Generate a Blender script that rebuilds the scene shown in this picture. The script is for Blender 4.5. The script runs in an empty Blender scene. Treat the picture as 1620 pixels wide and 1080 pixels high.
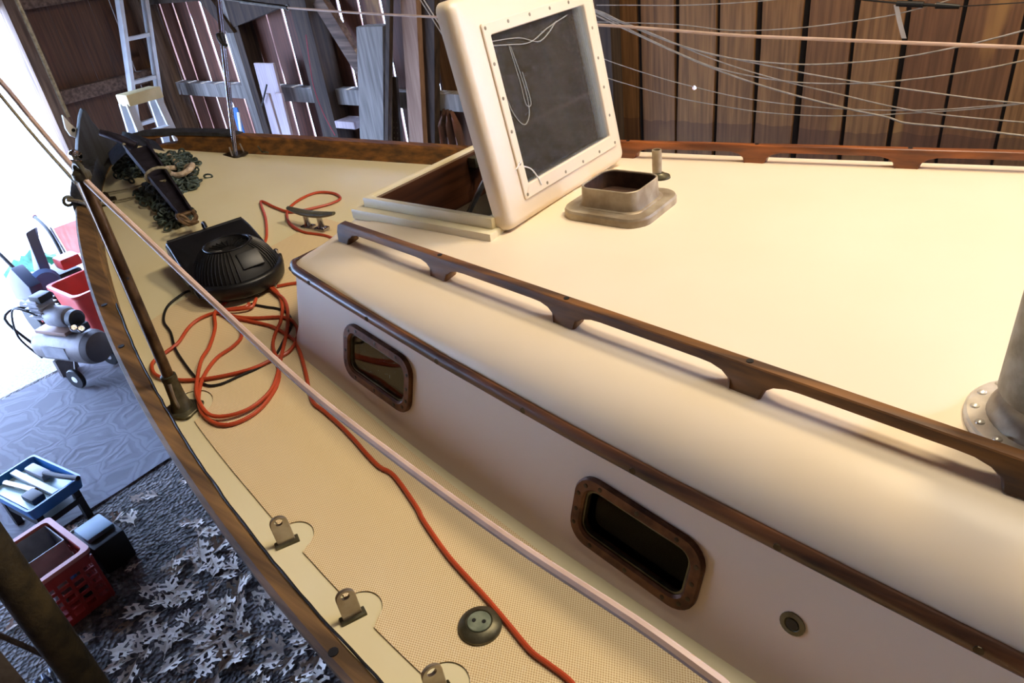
import bpy, bmesh, math, random
from mathutils import Vector, Matrix
random.seed(7)
V = Vector
COL = bpy.context.scene.collection
# measured positions in metres: x towards the stern, y to starboard, z up, z = 0 at the cabin-top rails
D = {
 'cord_run': [(1.9, -0.86, -0.305), (1.4, -0.9, -0.318), (1.0, -0.93, -0.322), (0.6947, -0.9414, -0.3188), (0.6214, -0.9163, -0.3169), (0.5782, -0.9104, -0.3157), (0.5404, -0.9067, -0.3145), (0.4836, -0.8879, -0.3127), (0.4225, -0.8679, -0.3106), (0.3685, -0.8524, -0.3085), (0.312, -0.8354, -0.3062), (0.2587, -0.8148, -0.3039), (0.2067, -0.7926, -0.3016), (0.1736, -0.7751, -0.2999), (0.0796, -0.7383, -0.2935), (0.034, -0.7359, -0.2896), (-0.0175, -0.7235, -0.2846), (-0.0753, -0.7068, -0.2784), (-0.1391, -0.6918, -0.2709), (-0.2011, -0.6807, -0.2634), (-0.2393, -0.6753, -0.2587), (-0.2845, -0.65, -0.2522), (-0.3331, -0.6164, -0.2445), (-0.4079, -0.5697, -0.2328), (-0.4592, -0.5429, -0.2252), (-0.4948, -0.535, -0.221), (-0.5696, -0.5296, -0.214), (-0.6548, -0.5432, -0.2094), (-0.7322, -0.5574, -0.2056), (-0.7721, -0.5526, -0.2024), (-0.7511, -0.5276, -0.2014), (-0.7229, -0.5036, -0.2011), (-0.7283, -0.4872, -0.1993)],
 'cord_loop_a': [(-0.7522, -0.403, -0.1847), (-0.6893, -0.4187, -0.1907), (-0.6368, -0.4316, -0.1955), (-0.5797, -0.4661, -0.2022), (-0.5115, -0.5252, -0.2127), (-0.4443, -0.5983, -0.225), (-0.3888, -0.6589, -0.2354), (-0.3554, -0.7076, -0.2424), (-0.3484, -0.7683, -0.2478), (-0.3755, -0.8146, -0.2497), (-0.4208, -0.8348, -0.2486), (-0.489, -0.8176, -0.2428), (-0.5409, -0.7891, -0.2365), (-0.62, -0.7213, -0.2243), (-0.6512, -0.6742, -0.2171), (-0.7095, -0.6144, -0.207), (-0.7706, -0.5736, -0.1987), (-0.7704, -0.5554, -0.1968), (-0.724, -0.529, -0.1974), (-0.6969, -0.5006, -0.1967), (-0.7191, -0.467, -0.1922)],
 'cord_loop_b': [(-0.7593, -0.3905, -0.1882), (-0.6825, -0.4158, -0.196), (-0.6206, -0.4535, -0.2033), (-0.5691, -0.5013, -0.2108), (-0.532, -0.5516, -0.2179), (-0.4956, -0.5873, -0.2242), (-0.4392, -0.6195, -0.2322), (-0.384, -0.6589, -0.2409), (-0.3498, -0.7069, -0.2479), (-0.3314, -0.7698, -0.2544), (-0.3484, -0.8234, -0.2574), (-0.3927, -0.8435, -0.2563), (-0.4573, -0.8346, -0.2515), (-0.5114, -0.8044, -0.245), (-0.5628, -0.7555, -0.2363), (-0.5964, -0.6926, -0.2272), (-0.5968, -0.6404, -0.2216), (-0.61, -0.6032, -0.217), (-0.6504, -0.5777, -0.212), (-0.7371, -0.5614, -0.2047), (-0.7787, -0.5635, -0.2021), (-0.8004, -0.6037, -0.2052), (-0.7939, -0.6468, -0.2107), (-0.759, -0.7073, -0.2202), (-0.7573, -0.7736, -0.2293), (-0.7349, -0.798, -0.2338), (-0.6873, -0.8099, -0.2375), (-0.6163, -0.7928, -0.2383), (-0.5636, -0.7654, -0.2375), (-0.5172, -0.7276, -0.2359), (-0.4728, -0.6744, -0.2339), (-0.4538, -0.6227, -0.231), (-0.4423, -0.5787, -0.2287), (-0.4698, -0.5279, -0.222), (-0.5135, -0.4947, -0.2152), (-0.5735, -0.4854, -0.2092), (-0.6582, -0.5321, -0.2072), (-0.7289, -0.5514, -0.2042), (-0.7909, -0.5387, -0.1987), (-0.7991, -0.4918, -0.1936)],
 'cord_fore': [(-0.9801, -0.2353, -0.1623), (-1.0197, -0.1946, -0.1564), (-1.1306, -0.1122, -0.142), (-1.2567, -0.0342, -0.1265), (-1.1713, -0.0392, -0.1361), (-1.0888, -0.0336, -0.1449), (-1.0413, 0.0421, -0.15), (-1.0238, 0.1029, -0.1528), (-1.0362, 0.1473, -0.1529), (-1.0928, 0.1645, -0.1478), (-1.1484, 0.1348, -0.1408), (-1.1494, 0.059, -0.1387), (-1.1196, -0.0187, -0.1415), (-1.0713, -0.0666, -0.1472), (-1.0071, -0.1012, -0.1545), (-0.93, -0.1157, -0.1625), (-0.8747, -0.1031, -0.1675), (-0.8271, -0.0948, -0.1718), (-0.746, -0.1081, -0.1795), (-0.6609, -0.1278, -0.1873)],
 'cord_side': [(-0.725, -0.3879, -0.1918), (-0.7116, -0.3725, -0.1918), (-0.6951, -0.3553, -0.192), (-0.6711, -0.3355, -0.1927)],
 'black_cord': [(-0.9117, -0.4955, -0.1887), (-0.9635, -0.5265, -0.1885), (-0.9714, -0.5623, -0.1923), (-0.9575, -0.6116, -0.1996), (-0.903, -0.6579, -0.209), (-0.8301, -0.6814, -0.2161), (-0.7483, -0.7192, -0.2253), (-0.6556, -0.7473, -0.2336), (-0.5811, -0.7652, -0.2395), (-0.5304, -0.7686, -0.2427), (-0.5, -0.7483, -0.2423), (-0.4818, -0.7049, -0.2391), (-0.4624, -0.6542, -0.236), (-0.4638, -0.6081, -0.2319), (-0.4967, -0.55, -0.224), (-0.5293, -0.4987, -0.217), (-0.5749, -0.4688, -0.2108), (-0.6232, -0.4625, -0.2068), (-0.6711, -0.4742, -0.2043), (-0.722, -0.4845, -0.2015)],
 'lifeline': [(-5.37, -0.3, 2.3), (-3.0, -0.55, 1.4), (-1.222, -0.7971, 0.7572), (-0.8234, -0.84, 0.5621), (-0.8299, -0.8021, 0.4809), (-0.8358, -0.7688, 0.3742), (-0.5127, -0.846, 0.319), (-0.2831, -0.87, 0.2317), (-0.0531, -0.9, 0.1613), (0.2044, -0.94, 0.101), (0.427, -0.98, 0.0894), (0.6408, -1.02, 0.094), (0.8085, -1.05, 0.1084), (0.8954, -1.06, 0.0991), (0.9582, -1.06, 0.0805), (1.4, -1.05, 0.1), (2.0, -1.0, 0.14), (2.5, -0.8, 0.2)],
 'second_line': [(-5.37, -0.2, 2.15), (-3.0, -0.5, 1.3), (-1.4252, -0.7548, 0.7398), (-0.9818, -0.7849, 0.5122), (-0.9808, -0.7659, 0.4382), (-0.9443, -0.7449, 0.328), (-0.549, -0.846, 0.2983)],
 'white_cord': [(-0.5322, -0.852, 0.3022), (-0.5266, -0.852, 0.2222), (-0.529, -0.852, 0.0916), (-0.5333, -0.852, -0.0359), (-0.5288, -0.852, -0.1546), (-0.5306, -0.852, -0.2131)],
 'stbd_lifeline': [(-2.2103, 1.0, 0.3839), (-1.7212, 1.0, 0.3466), (-1.2173, 1.0, 0.3148), (-0.4079, 1.0, 0.2663), (0.0543, 1.0, 0.2281), (0.3544, 1.0, 0.2115), (0.8742, 1.0, 0.1858), (0.9839, 1.0, 0.1807), (1.6, 0.98, 0.17), (2.4, 0.8, 0.2)],
 'stbd_turnbuckle': [(-2.5737, 1.0, 0.426), (-2.1954, 1.0, 0.3834)],
 'wire0': [(-0.8827, 1.6, 0.2598), (-0.8352, 1.6, 0.2439), (-0.7973, 1.6, 0.2312), (-0.7452, 1.6, 0.2138), (-0.6183, 1.6, 0.1579), (-0.4341, 1.6, 0.0926), (-0.2583, 1.6, 0.0455), (-0.0918, 1.6, 0.0207), (0.1151, 1.6, 0.0074), (0.3047, 1.6, 0.0156), (0.478, 1.6, 0.0355), (0.6357, 1.6, 0.0675), (0.7446, 1.6, 0.0958), (0.8264, 1.6, 0.1203), (0.91, 1.6, 0.1482), (1.0049, 1.6, 0.1798), (1.1472, 1.6, 0.2272), (1.4603, 1.711, 0.2898), (1.8256, 1.8405, 0.3628), (2.1909, 1.97, 0.4358)],
 'wire1': [(-0.8801, 1.6, 0.2621), (-0.8343, 1.6, 0.242), (-0.7977, 1.6, 0.2259), (-0.7459, 1.6, 0.2032), (-0.556, 1.6, 0.1358), (-0.3745, 1.6, 0.0766), (-0.2356, 1.6, 0.0435), (-0.0379, 1.6, 0.0061), (0.1678, 1.6, -0.0306), (0.3593, 1.6, -0.0575), (0.5807, 1.6, -0.085), (0.745, 1.6, -0.1038), (0.8756, 1.6, -0.1139), (0.9708, 1.6, -0.1211), (1.0705, 1.6, -0.1288), (1.22, 1.6, -0.1402), (1.5491, 1.711, -0.1554), (1.9329, 1.8405, -0.173), (2.3168, 1.97, -0.1907)],
 'wire2': [(-0.8805, 1.6, 0.2567), (-0.8347, 1.6, 0.2366), (-0.798, 1.6, 0.2206), (-0.7462, 1.6, 0.1978), (-0.5442, 1.6, 0.1093), (-0.3743, 1.6, 0.0402), (-0.2341, 1.6, -0.008), (-0.0778, 1.6, -0.0398), (0.0908, 1.6, -0.0596), (0.2483, 1.6, -0.0629), (0.4039, 1.6, -0.0546), (0.5723, 1.6, -0.0329), (0.7262, 1.6, -0.0043), (0.8462, 1.6, 0.0261), (0.9321, 1.6, 0.0505), (1.0282, 1.6, 0.0779), (1.1725, 1.6, 0.119), (1.4899, 1.711, 0.1732), (1.8602, 1.8405, 0.2365), (2.2304, 1.97, 0.2998)],
 'wire3': [(-0.8797, 1.6, 0.2674), (-0.8339, 1.6, 0.2473), (-0.7973, 1.6, 0.2312), (-0.7455, 1.6, 0.2085), (-0.4945, 1.6, 0.1193), (-0.3158, 1.6, 0.0506), (-0.1448, 1.6, -0.005), (0.0705, 1.6, -0.0601), (0.2715, 1.6, -0.1011), (0.4601, 1.6, -0.1396), (0.6352, 1.6, -0.1629), (0.8889, 1.6, -0.1771), (0.9842, 1.6, -0.1806), (1.0841, 1.6, -0.1843), (1.234, 1.6, -0.1898), (1.5638, 1.711, -0.197), (1.9485, 1.8405, -0.2055), (2.3333, 1.97, -0.2139)],
 'wire4': [(-0.8812, 1.6, 0.2459), (-0.8354, 1.6, 0.2259), (-0.7988, 1.6, 0.2099), (-0.7468, 1.6, 0.1872), (-0.5567, 1.6, 0.1095), (-0.3152, 1.6, 0.0142), (-0.0875, 1.6, -0.0605), (0.1259, 1.6, -0.1158), (0.3254, 1.6, -0.1579), (0.457, 1.6, -0.1811), (0.5217, 1.6, -0.199), (0.684, 1.6, -0.2069), (0.8985, 1.6, -0.223), (0.9949, 1.6, -0.2281), (1.0947, 1.6, -0.2335), (1.2445, 1.6, -0.2415), (1.5741, 1.711, -0.2521), (1.9585, 1.8405, -0.2645), (2.3429, 1.97, -0.2768)],
 'wire5': [(-0.9236, 1.6, 0.072), (-0.8759, 1.6, 0.057), (-0.8377, 1.6, 0.045), (-0.7034, 1.6, 0.0026), (-0.4971, 1.6, -0.0526), (-0.3375, 1.6, -0.0875), (-0.1396, 1.6, -0.1247), (0.0774, 1.6, -0.1481), (0.2777, 1.6, -0.157), (0.4623, 1.6, -0.1548), (0.6321, 1.6, -0.1445), (0.7876, 1.6, -0.1244), (0.8752, 1.6, -0.1121), (0.9651, 1.6, -0.096), (1.0635, 1.6, -0.0784), (1.2112, 1.6, -0.0519), (1.536, 1.711, -0.0169), (1.9149, 1.8405, 0.0239), (2.2939, 1.97, 0.0647)],
 'wire6': [(-0.9303, 1.6, -0.0114), (-0.8821, 1.6, -0.0248), (-0.8436, 1.6, -0.0356), (-0.7072, 1.6, -0.0738), (-0.5236, 1.6, -0.1148), (-0.3733, 1.6, -0.1436), (-0.1948, 1.6, -0.1665), (-0.0262, 1.6, -0.184), (0.1829, 1.6, -0.1887), (0.3746, 1.6, -0.1783), (0.5505, 1.6, -0.1603), (0.7126, 1.6, -0.141), (0.8756, 1.6, -0.1139), (0.9642, 1.6, -0.0918), (1.0612, 1.6, -0.0677), (1.2068, 1.6, -0.0316), (1.527, 1.711, 0.0162), (1.9007, 1.8405, 0.0719), (2.2743, 1.97, 0.1276)],
 'wire7': [(-0.8905, 1.6, 0.1874), (-0.8405, 1.6, 0.185), (-0.8006, 1.6, 0.1831), (-0.4101, 1.6, 0.1641), (-0.1726, 1.6, 0.1368), (0.0548, 1.6, 0.1387), (0.243, 1.6, 0.155), (0.4153, 1.6, 0.1769), (0.5413, 1.6, 0.2063), (0.5934, 1.6, 0.2206), (0.6784, 1.6, 0.2485), (0.7734, 1.6, 0.2798), (0.9159, 1.6, 0.3267), (1.2294, 1.711, 0.3885), (1.5951, 1.8405, 0.4607), (1.9608, 1.97, 0.5329)],
 'wire8': [(-0.7959, 1.6, 0.2523), (-0.6912, 1.6, 0.2487), (-0.3526, 1.6, 0.2371), (-0.0524, 1.6, 0.2415), (0.1405, 1.6, 0.2554), (0.2403, 1.6, 0.2625), (0.3899, 1.6, 0.2733), (0.719, 1.711, 0.2875), (1.103, 1.8405, 0.3041), (1.487, 1.97, 0.3207)],
 'turn_wire': [(0.2322, 1.6, 0.2515), (0.3228, 1.6, 0.2309), (0.4347, 1.6, 0.2166)],
 'turn_body': [(0.4307, 1.6, 0.2151), (0.5171, 1.6, 0.2088), (0.6279, 1.6, 0.1985)],
 'turn_wire2': [(0.6277, 1.6, 0.1993), (0.8087, 1.6, 0.2048), (0.8963, 1.6, 0.2091), (0.993, 1.6, 0.2127), (1.5, 1.75, 0.28), (2.4, 1.97, 0.32)],
 'tag': [(0.4312, 1.6, 0.2118), (0.4726, 1.6, 0.1004)],
 'blue_wires': [(-1.6104, 1.3, 0.3909), (-1.5799, 1.3, 0.3487), (-1.5316, 1.3, 0.2782), (-1.4802, 1.3, 0.2016), (-1.4292, 1.3, 0.1216)],
 'stanchion': [(-0.5168, -0.8487, -0.2591), (-0.4986, -0.8487, 0.3162)],
 'pole': [(-1.8045, 0.2479, -0.0912), (-1.8045, 0.3874, 0.4957), (-1.8045, 0.4263, 0.6477)],
 'pole_hook': [(-1.8045, 0.3501, 0.3612)],
 'forestay': [(-2.2, -0.1795, 0.168), (-2.2, -0.1798, 0.5318), (-2.2, -0.1855, 0.7123)],
 'stem': [(-2.12, -0.3347, -0.1529), (-2.12, -0.2873, -0.063), (-2.12, -0.2427, 0.0265), (-2.12, -0.2035, 0.1038), (-2.12, -0.1702, 0.1621), (-2.12, -0.1475, 0.1906), (-2.12, -0.1353, 0.1775), (-2.12, -0.1305, 0.1412), (-2.12, -0.1161, 0.1016), (-2.12, -0.0871, 0.0569), (-2.12, -0.0542, 0.0046), (-2.12, -0.0859, -0.0044), (-2.12, -0.1268, -0.0102), (-2.12, -0.1634, -0.0384), (-2.12, -0.1938, -0.0901), (-2.12, -0.2303, -0.137), (-2.12, -0.2786, -0.1741)],
 'stem_plate': [(-2.2, -0.1968, 0.1802), (-2.2, -0.1813, 0.1407), (-2.2, -0.1588, 0.1037), (-2.2, -0.1733, 0.0768), (-2.2, -0.2004, 0.0977), (-2.2, -0.2065, 0.1301)],
 'fairlead': [(-2.12, -0.2412, 0.0415), (-2.12, -0.2509, 0.0137)],
 'chain': [(-2.04, -0.1047, -0.0422), (-1.942, -0.1205, -0.0543), (-1.9281, -0.0564, -0.0478), (-1.8328, -0.0543, -0.0606), (-1.8528, 0.0244, -0.0566), (-1.6793, -0.062, -0.0814), (-1.6381, -0.1313, -0.0907), (-1.6976, -0.1617, -0.0866), (-1.666, -0.2096, -0.0959), (-1.5648, -0.2287, -0.1085), (-1.4471, -0.2713, -0.1251), (-1.3836, -0.2744, -0.1316)],
 'shank': [(-1.7975, -0.1435, 0.0567), (-1.3225, -0.2834, -0.0985)],
 'shank_tail': [(-1.9213, -0.197, 0.1271), (-1.7975, -0.1435, 0.0567)],
 'shackle': [(-1.3619, -0.2805, -0.1144)],
 'thimble': [(-1.6704, -0.0753, -0.0331)],
 'tie': [(-1.8204, -0.176, 0.0843), (-1.8373, -0.1593, 0.0487), (-1.5661, -0.1978, -0.035), (-1.5907, -0.2358, -0.0268), (-1.5377, -0.2077, -0.0191)],
 'deck_strings': [(-1.9191, -0.27, -0.086), (-1.83, -0.2285, -0.0753), (-1.7756, -0.1548, -0.0671)],
 'deck_strings2': [(-1.8242, -0.3121, -0.0976), (-1.7476, -0.2644, -0.0882), (-1.7033, -0.2007, -0.0809)],
 'strut': [(-0.2093, -0.0911, -0.02), (-0.1029, -0.0911, 0.12)],
 'deck_block': [(-1.8408, -0.3076, -0.1064)],
 'rail_rope': [(-1.8004, -0.4505, -0.0386), (-1.758, -0.4335, -0.0445), (-1.673, -0.4198, -0.0532), (-1.6421, -0.3979, -0.048)],
 'cleat': [(-0.9589, -0.072, -0.1647)],
 'cleat_ends': [(-1.019, -0.0796, -0.0838), (-0.8277, -0.0598, -0.1172)],
 'cleat_feet': [(-0.9954, -0.0602, -0.1609), (-0.9209, -0.0605, -0.1683)],
 'chainplates': [(0.021, -0.9703, -0.2994), (0.2479, -1.0128, -0.3115), (0.4571, -1.034, -0.3198)],
 'filler': [(0.443, -0.9125, -0.3193)],
 'drain': [(0.8715, -0.7298, -0.2194)],
 'stud_plate': [(-0.5096, -0.8499, -0.2596), (-1.7679, 0.2237, -0.0888)],
 'hawse': [(-2.338, 0.2, -0.0339)],
 'grey_post': [(-2.4685, 1.75, 0.1691), (-2.6771, 1.75, -0.5441), (0.2349, 0.0, 0.0)],
 'tan_board': [(-2.1337, 1.8, 0.4229), (-2.3127, 1.8, -0.5578), (0.1267, 0.0, 0.0)],
 'dark_post': [(-2.0373, 1.84, 0.4124), (-2.2678, 1.84, -0.5666), (0.1557, 0.0, 0.0)],
 'stud_light': [(-3.9229, 1.86, 0.4341), (-4.1278, 1.86, -0.629), (0.2266, 0.0, 0.0)],
 'stud_dark': [(-3.1167, 1.88, 0.3937), (-3.2097, 1.88, -0.5746), (0.1606, 0.0, 0.0)],
 'wide_pale': [(-3.7108, 1.8, -0.0605), (-3.7393, 1.8, -0.5956), (0.2345, 0.0, 0.0)],
 'narrow_pale': [(-3.6672, 1.72, -0.2515), (-3.6678, 1.72, -0.5674), (0.0703, 0.0, 0.0)],
 'mid_pale': [(-3.5306, 1.73, -0.2497), (-3.5496, 1.73, -0.5625), (0.0683, 0.0, 0.0)],
 'dark_pole': [(-2.2255, 1.74, 0.4038), (-2.525, 1.74, -0.5345), (0.0384, 0.0, 0.0)],
 'slot_track': [(-2.4398, 1.83, -0.14), (-2.5305, 1.83, -0.5703), (0.1527, 0.0, 0.0)],
 'blue_strip': [(-4.2593, 1.8, -0.3959), (-4.2676, 1.8, -0.6155), (0.0802, 0.0, 0.0)],
 'white_strip': [(-4.1632, 1.76, -0.42), (-4.2194, 1.76, -0.6008), (0.0352, 0.0, 0.0)],
 'brace': [(-3.0122, 1.9, 0.256), (-2.8036, 1.9, -0.0748)],
 'rag': [(-1.9354, 1.7, -0.279), (-1.8589, 1.7, -0.2902), (-1.8284, 1.7, -0.376), (-1.8086, 1.7, -0.4939), (-2.0158, 1.7, -0.4939), (-2.0111, 1.7, -0.3866)],
 'shelf': [(-3.0758, 1.82, -0.4378), (-2.8986, 1.82, -0.4931)],
 'red_string': [(-3.0164, 1.7, 0.1396), (-3.0511, 1.7, -0.034), (-3.0722, 1.7, -0.1952), (-3.0399, 1.7, -0.3605), (-2.9763, 1.7, -0.5025)],
 'dark_bar': [(-3.5913, 1.7, -0.1833), (-3.7292, 1.7, -0.3384)],
 'girt': [(-5.2435, 1.9, -0.3021), (-3.3326, 1.9, -0.294), (-3.2931, 1.9, -0.1973), (-5.3383, 1.9, -0.44)],
 'header': [(-4.6, 2.1563, 0.2415), (-4.6, 3.0854, 0.2942)],
 'corner': [(-5.4, 1.9836, -0.1127), (-5.4311, 2.0, -0.1164)],
 'jamb': [(-5.4, 0.9109, -0.6576), (-5.4, 0.8865, 0.3654), (-5.4, 0.9994, -0.6702)],
 'planks_end': [(-5.4, 1.134, 0.2534), (-5.4, 1.2178, 0.1915), (-5.4, 1.3007, 0.2221), (-5.4, 1.6178, 0.4457), (-5.4, 1.5866, -0.1288)],
 'endgirt': [(-5.3, 1.0242, -0.1656), (-5.3, 1.3355, -0.1536), (-5.3, 1.3063, -0.221), (-5.3, 0.9958, 0.4942), (-5.3, 1.3296, 0.4768)],
 'ladder': [(-5.05, 1.6084, 0.4338), (-5.05, 1.4492, -0.1889), (-5.05, 1.811, 0.4031), (-5.05, 1.6607, -0.2396), (-5.05, 1.6372, 0.294), (-5.05, 1.762, 0.2728), (-5.05, 1.5689, 0.0312), (-5.05, 1.7048, 0.0032)],
 'stool': [(-4.5, 1.0923, -0.1149), (-4.5, 1.2362, -0.168), (-4.5, 1.37, -0.1641), (-4.5, 1.3517, -0.2335), (-4.5, 1.039, -0.377), (-4.5, 1.3036, -0.4525)],
 'wallhole': [(-0.5064, 2.0, -0.1943)],
 'bucket': [(-4.7, 1.1403, -0.3846), (-4.7, 1.3512, -0.4438)],
 'debug': [(-0.4964, 2.0, -0.4316), (0.8475, 2.0, -0.3765)],
 'blue_tray': [(-2.6589, -0.987, -1.38), (-2.7286, -0.788, -1.38), (-2.3387, -0.7443, -1.38), (-2.33, -1.0428, -1.38)],
 'crate': [(-2.1557, -1.0058, -1.32), (-1.7637, -0.9797, -1.32)],
 'box': [(-2.0985, -0.932, -1.45), (-1.9551, -0.9199, -1.45), (-1.8565, -0.9936, -1.45)],
 'comp': [(-3.7469, -0.158, -1.6), (-4.2875, -0.1074, -1.6), (-3.572, -0.0945, -1.6)],
 'comp_axis': [(-3.8275, -0.1933, -1.3), (-3.218, -0.1414, -1.3)],
 'pump': [(-3.3446, -0.1806, -1.05)],
 'pile': [(-6.2216, 0.3415, -1.6), (-5.5083, 0.2674, -1.6), (-5.081, 0.339, -1.6), (-4.6726, 0.3015, -1.6)],
 'red_bin': [(-4.2755, 0.2009, -1.4)],
 'post': [(-0.6635, -1.2895, -0.758)],
 'rod': [(-1.7046, -1.3528, -1.3569), (-1.593, -1.2602, -1.5552)],
 'grey_bar': [(-1.2875, -1.4008, -1.0941), (-1.1502, -1.4005, -1.2423)],
 'hose': [(-1.5479, -1.3125, -1.55)],
 'mat': [(-3.9584, -0.6063, -1.6), (-4.0191, -0.1177, -1.6), (-2.3759, -0.8701, -1.6), (-2.4465, -0.3004, -1.6)],
}
GZ = -1.6
# ------------------------------------------------------------------ hull form
def clamp(a, b, x): return max(a, min(b, x))
def sm(a, b, x):
    t = clamp(0, 1, (x - a) / (b - a)); return t * t * (3 - 2 * t)
def ZD(x): return -.299 - .056 * x + .023 * x * x
def YI(x):
    t = max(x + 2.25, 0); return .363 * math.sqrt(t) + .272 * t - .002 * t * t - .011 * t ** 3
def deckz(x, y):
    return ZD(x) + .06 * (1 - sm(-.6, .2, x)) * (1 - clamp(-1, 1, y / max(YI(x), .05)) ** 2)
def wally(x, z): return .5956 + .1437 * x - .2217 * (z + .1787)
def raily(x): return .4174 + .1503 * x
TRZ = [(-.60, -.075), (-.50, -.056), (-.446, -.026), (-.21, -.05), (.13, -.078), (.46, -.096), (.7, -.104), (.9, -.106), (2.2, -.11)]
def trimz(x):
    for (a, b), (c, d) in zip(TRZ, TRZ[1:]):
        if x <= c: return b + (d - b) * clamp(0, 1, (x - a) / (c - a))
    return TRZ[-1][1]
def roofz(x, y):
    return .026 * (1 - (y / max(raily(x), .3)) ** 2)
# ------------------------------------------------------------------ materials
def lin(c):
    if isinstance(c, str):
        c = [int(c[i:i + 2], 16) / 255 for i in (1, 3, 5)]
    return tuple(((v / 12.92) if v <= .04045 else ((v + .055) / 1.055) ** 2.4) for v in c) + (1,)
def nodes(name):
    m = bpy.data.materials.new(name); m.use_nodes = True
    nt = m.node_tree; b = nt.nodes['Principled BSDF']
    return m, nt, b
def N(nt, typ, **kw):
    n = nt.nodes.new(typ)
    for k, v in kw.items():
        if k in n.inputs: n.inputs[k].default_value = v
        else: setattr(n, k, v)
    return n
def M(name, col, rough=.5, metal=0., col2=None, scale=8., stretch=(1, 1, 1), bump=0., bscale=80., detail=4, lo=.35, hi=.65, coat=0.):
    m, nt, b = nodes(name)
    b.inputs['Roughness'].default_value = rough; b.inputs['Metallic'].default_value = metal
    if coat: b.inputs['Coat Weight'].default_value = coat; b.inputs['Coat Roughness'].default_value = .15
    tc = N(nt, 'ShaderNodeTexCoord')
    mp = N(nt, 'ShaderNodeMapping'); mp.inputs['Scale'].default_value = stretch
    nt.links.new(tc.outputs['Object'], mp.inputs['Vector'])
    c1 = lin(col)
    c2 = lin(col2) if col2 else tuple(v * .86 for v in c1[:3]) + (1,)
    ns = N(nt, 'ShaderNodeTexNoise', Scale=scale, Detail=float(detail)); nt.links.new(mp.outputs[0], ns.inputs['Vector'])
    rp = N(nt, 'ShaderNodeValToRGB'); e = rp.color_ramp.elements
    e[0].position = lo; e[0].color = c2; e[1].position = hi; e[1].color = c1
    nt.links.new(ns.outputs['Fac'], rp.inputs[0]); nt.links.new(rp.outputs[0], b.inputs['Base Color'])
    if bump:
        n2 = N(nt, 'ShaderNodeTexNoise', Scale=bscale, Detail=3.); nt.links.new(mp.outputs[0], n2.inputs['Vector'])
        bp = N(nt, 'ShaderNodeBump', Strength=bump, Distance=.004)
        nt.links.new(n2.outputs['Fac'], bp.inputs['Height']); nt.links.new(bp.outputs[0], b.inputs['Normal'])
    return m
def WOOD(name, c1, c2, axis='x', rough=.45, coat=0., scale=14., bump=.15):
    st = {'x': (.06, 1, 1), 'y': (1, .06, 1), 'z': (1, 1, .06)}[axis]
    return M(name, c1, rough, 0, c2, scale=scale * 3, stretch=st, bump=bump, bscale=scale * 5, coat=coat, lo=.36, hi=.68)
m_roof = M('cream_gelcoat', '#efdfc3', .4, col2='#ebdabc', scale=2.5)
m_wall = M('cabin_side_paint', '#e9dac4', .4, col2='#e3d4be', scale=2.)
m_deck = M('deck_paint', '#e0d8b4', .38, col2='#dad0a8', scale=3.)
m_hatch = M('hatch_paint', '#ecdcc0', .35, col2='#e6d5b6', scale=3.)
m_coam = M('coaming_paint', '#ece1bc', .4, col2='#e2d6ac', scale=8.)
m_teak = WOOD('oiled_teak', '#a25c2c', '#63351a', 'x', .38, .2)
m_teakd = WOOD('weathered_teak', '#8a5a24', '#4a2e12', 'x', .55)
m_rail = WOOD('worn_toe_rail_wood', '#8a683c', '#4c371c', 'x', .7)
m_rub = WOOD('dark_moulding_wood', '#6e4526', '#2c190d', 'x', .4, .15)
m_liner = WOOD('varnished_liner', '#54301a', '#2e180c', 'y', .4, .2)
m_bronze = M('brown_bronze', '#6d4a33', .45, .55, '#43291a', scale=30., bump=.1)
m_bronze2 = M('green_bronze', '#6f6c58', .42, .7, '#44402f', scale=25., bump=.1)
m_tube = M('tarnished_tube', '#7d6346', .4, .75, '#46321f', scale=22., bump=.1)
m_iron = M('rusty_galvanised_metal', '#beb29a', .45, .3, '#8e7e66', scale=16., bump=.15)
m_ironin = M('rust_brown_inside', '#5a4030', .7, .3, '#35241a', scale=22., bump=.2)
m_steel = M('stainless_steel', '#b4aa9a', .3, .7, '#8d8070', scale=18.)
m_alum = M('polished_aluminium', '#ece6d8', .3, .3, '#b8b0a0', scale=20.)
m_chrome = M('chromed_steel', '#c8c8cc', .15, 1., '#8f8f95', scale=10.)
m_pewter = M('aged_pewter', '#958c78', .5, .25, '#726850', scale=30., bump=.1)
m_blackpl = M('black_plastic', '#0d0e11', .42, 0, '#0b0c0f', scale=20.)
m_blackmt = M('matt_black_plastic', '#131313', .6, 0, '#0c0c0c', scale=20.)
m_slate = M('slate_side_plastic', '#5c6a76', .35, 0, '#4c5a66', scale=8.)
m_orange = M('orange_vinyl', '#bd4c2a', .38, 0, '#ac4224', scale=10.)
m_black = M('black_rubber', '#0d0d0e', .5, 0, '#080808', scale=10.)
m_rope = M('pinkish_beige_sleeve', '#c9ae9c', .5, 0, '#b59a88', scale=18., bump=.1)
m_rope2 = M('grey_tan_rope', '#a39a80', .75, 0, '#7d755f', scale=90., bump=.4, bscale=300.)
m_wire = M('galvanised_wire', '#b9b1a7', .45, .2, '#958d83', scale=30.)
m_white = M('white_plastic', '#e8e6e2', .45, 0, '#dcdad4', scale=8.)
m_chain = M('weathered_chain', '#56665f', .6, .3, '#2c342f', scale=40., bump=.3)
m_anchor = M('dark_anchor_steel', '#4d4a55', .35, .7, '#332e33', scale=18., bump=.1)
m_anchrust = M('rusty_shackle', '#7a6348', .6, .5, '#4d3522', scale=40., bump=.2)
m_stem = WOOD('grey_weathered_stem', '#34363b', '#1c1d21', 'z', .7)
m_hull = M('dark_hull_paint', '#191917', .95, 0, '#121210', scale=4.); m_hull.node_tree.nodes['Principled BSDF'].inputs['Specular IOR Level'].default_value = .05
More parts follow.
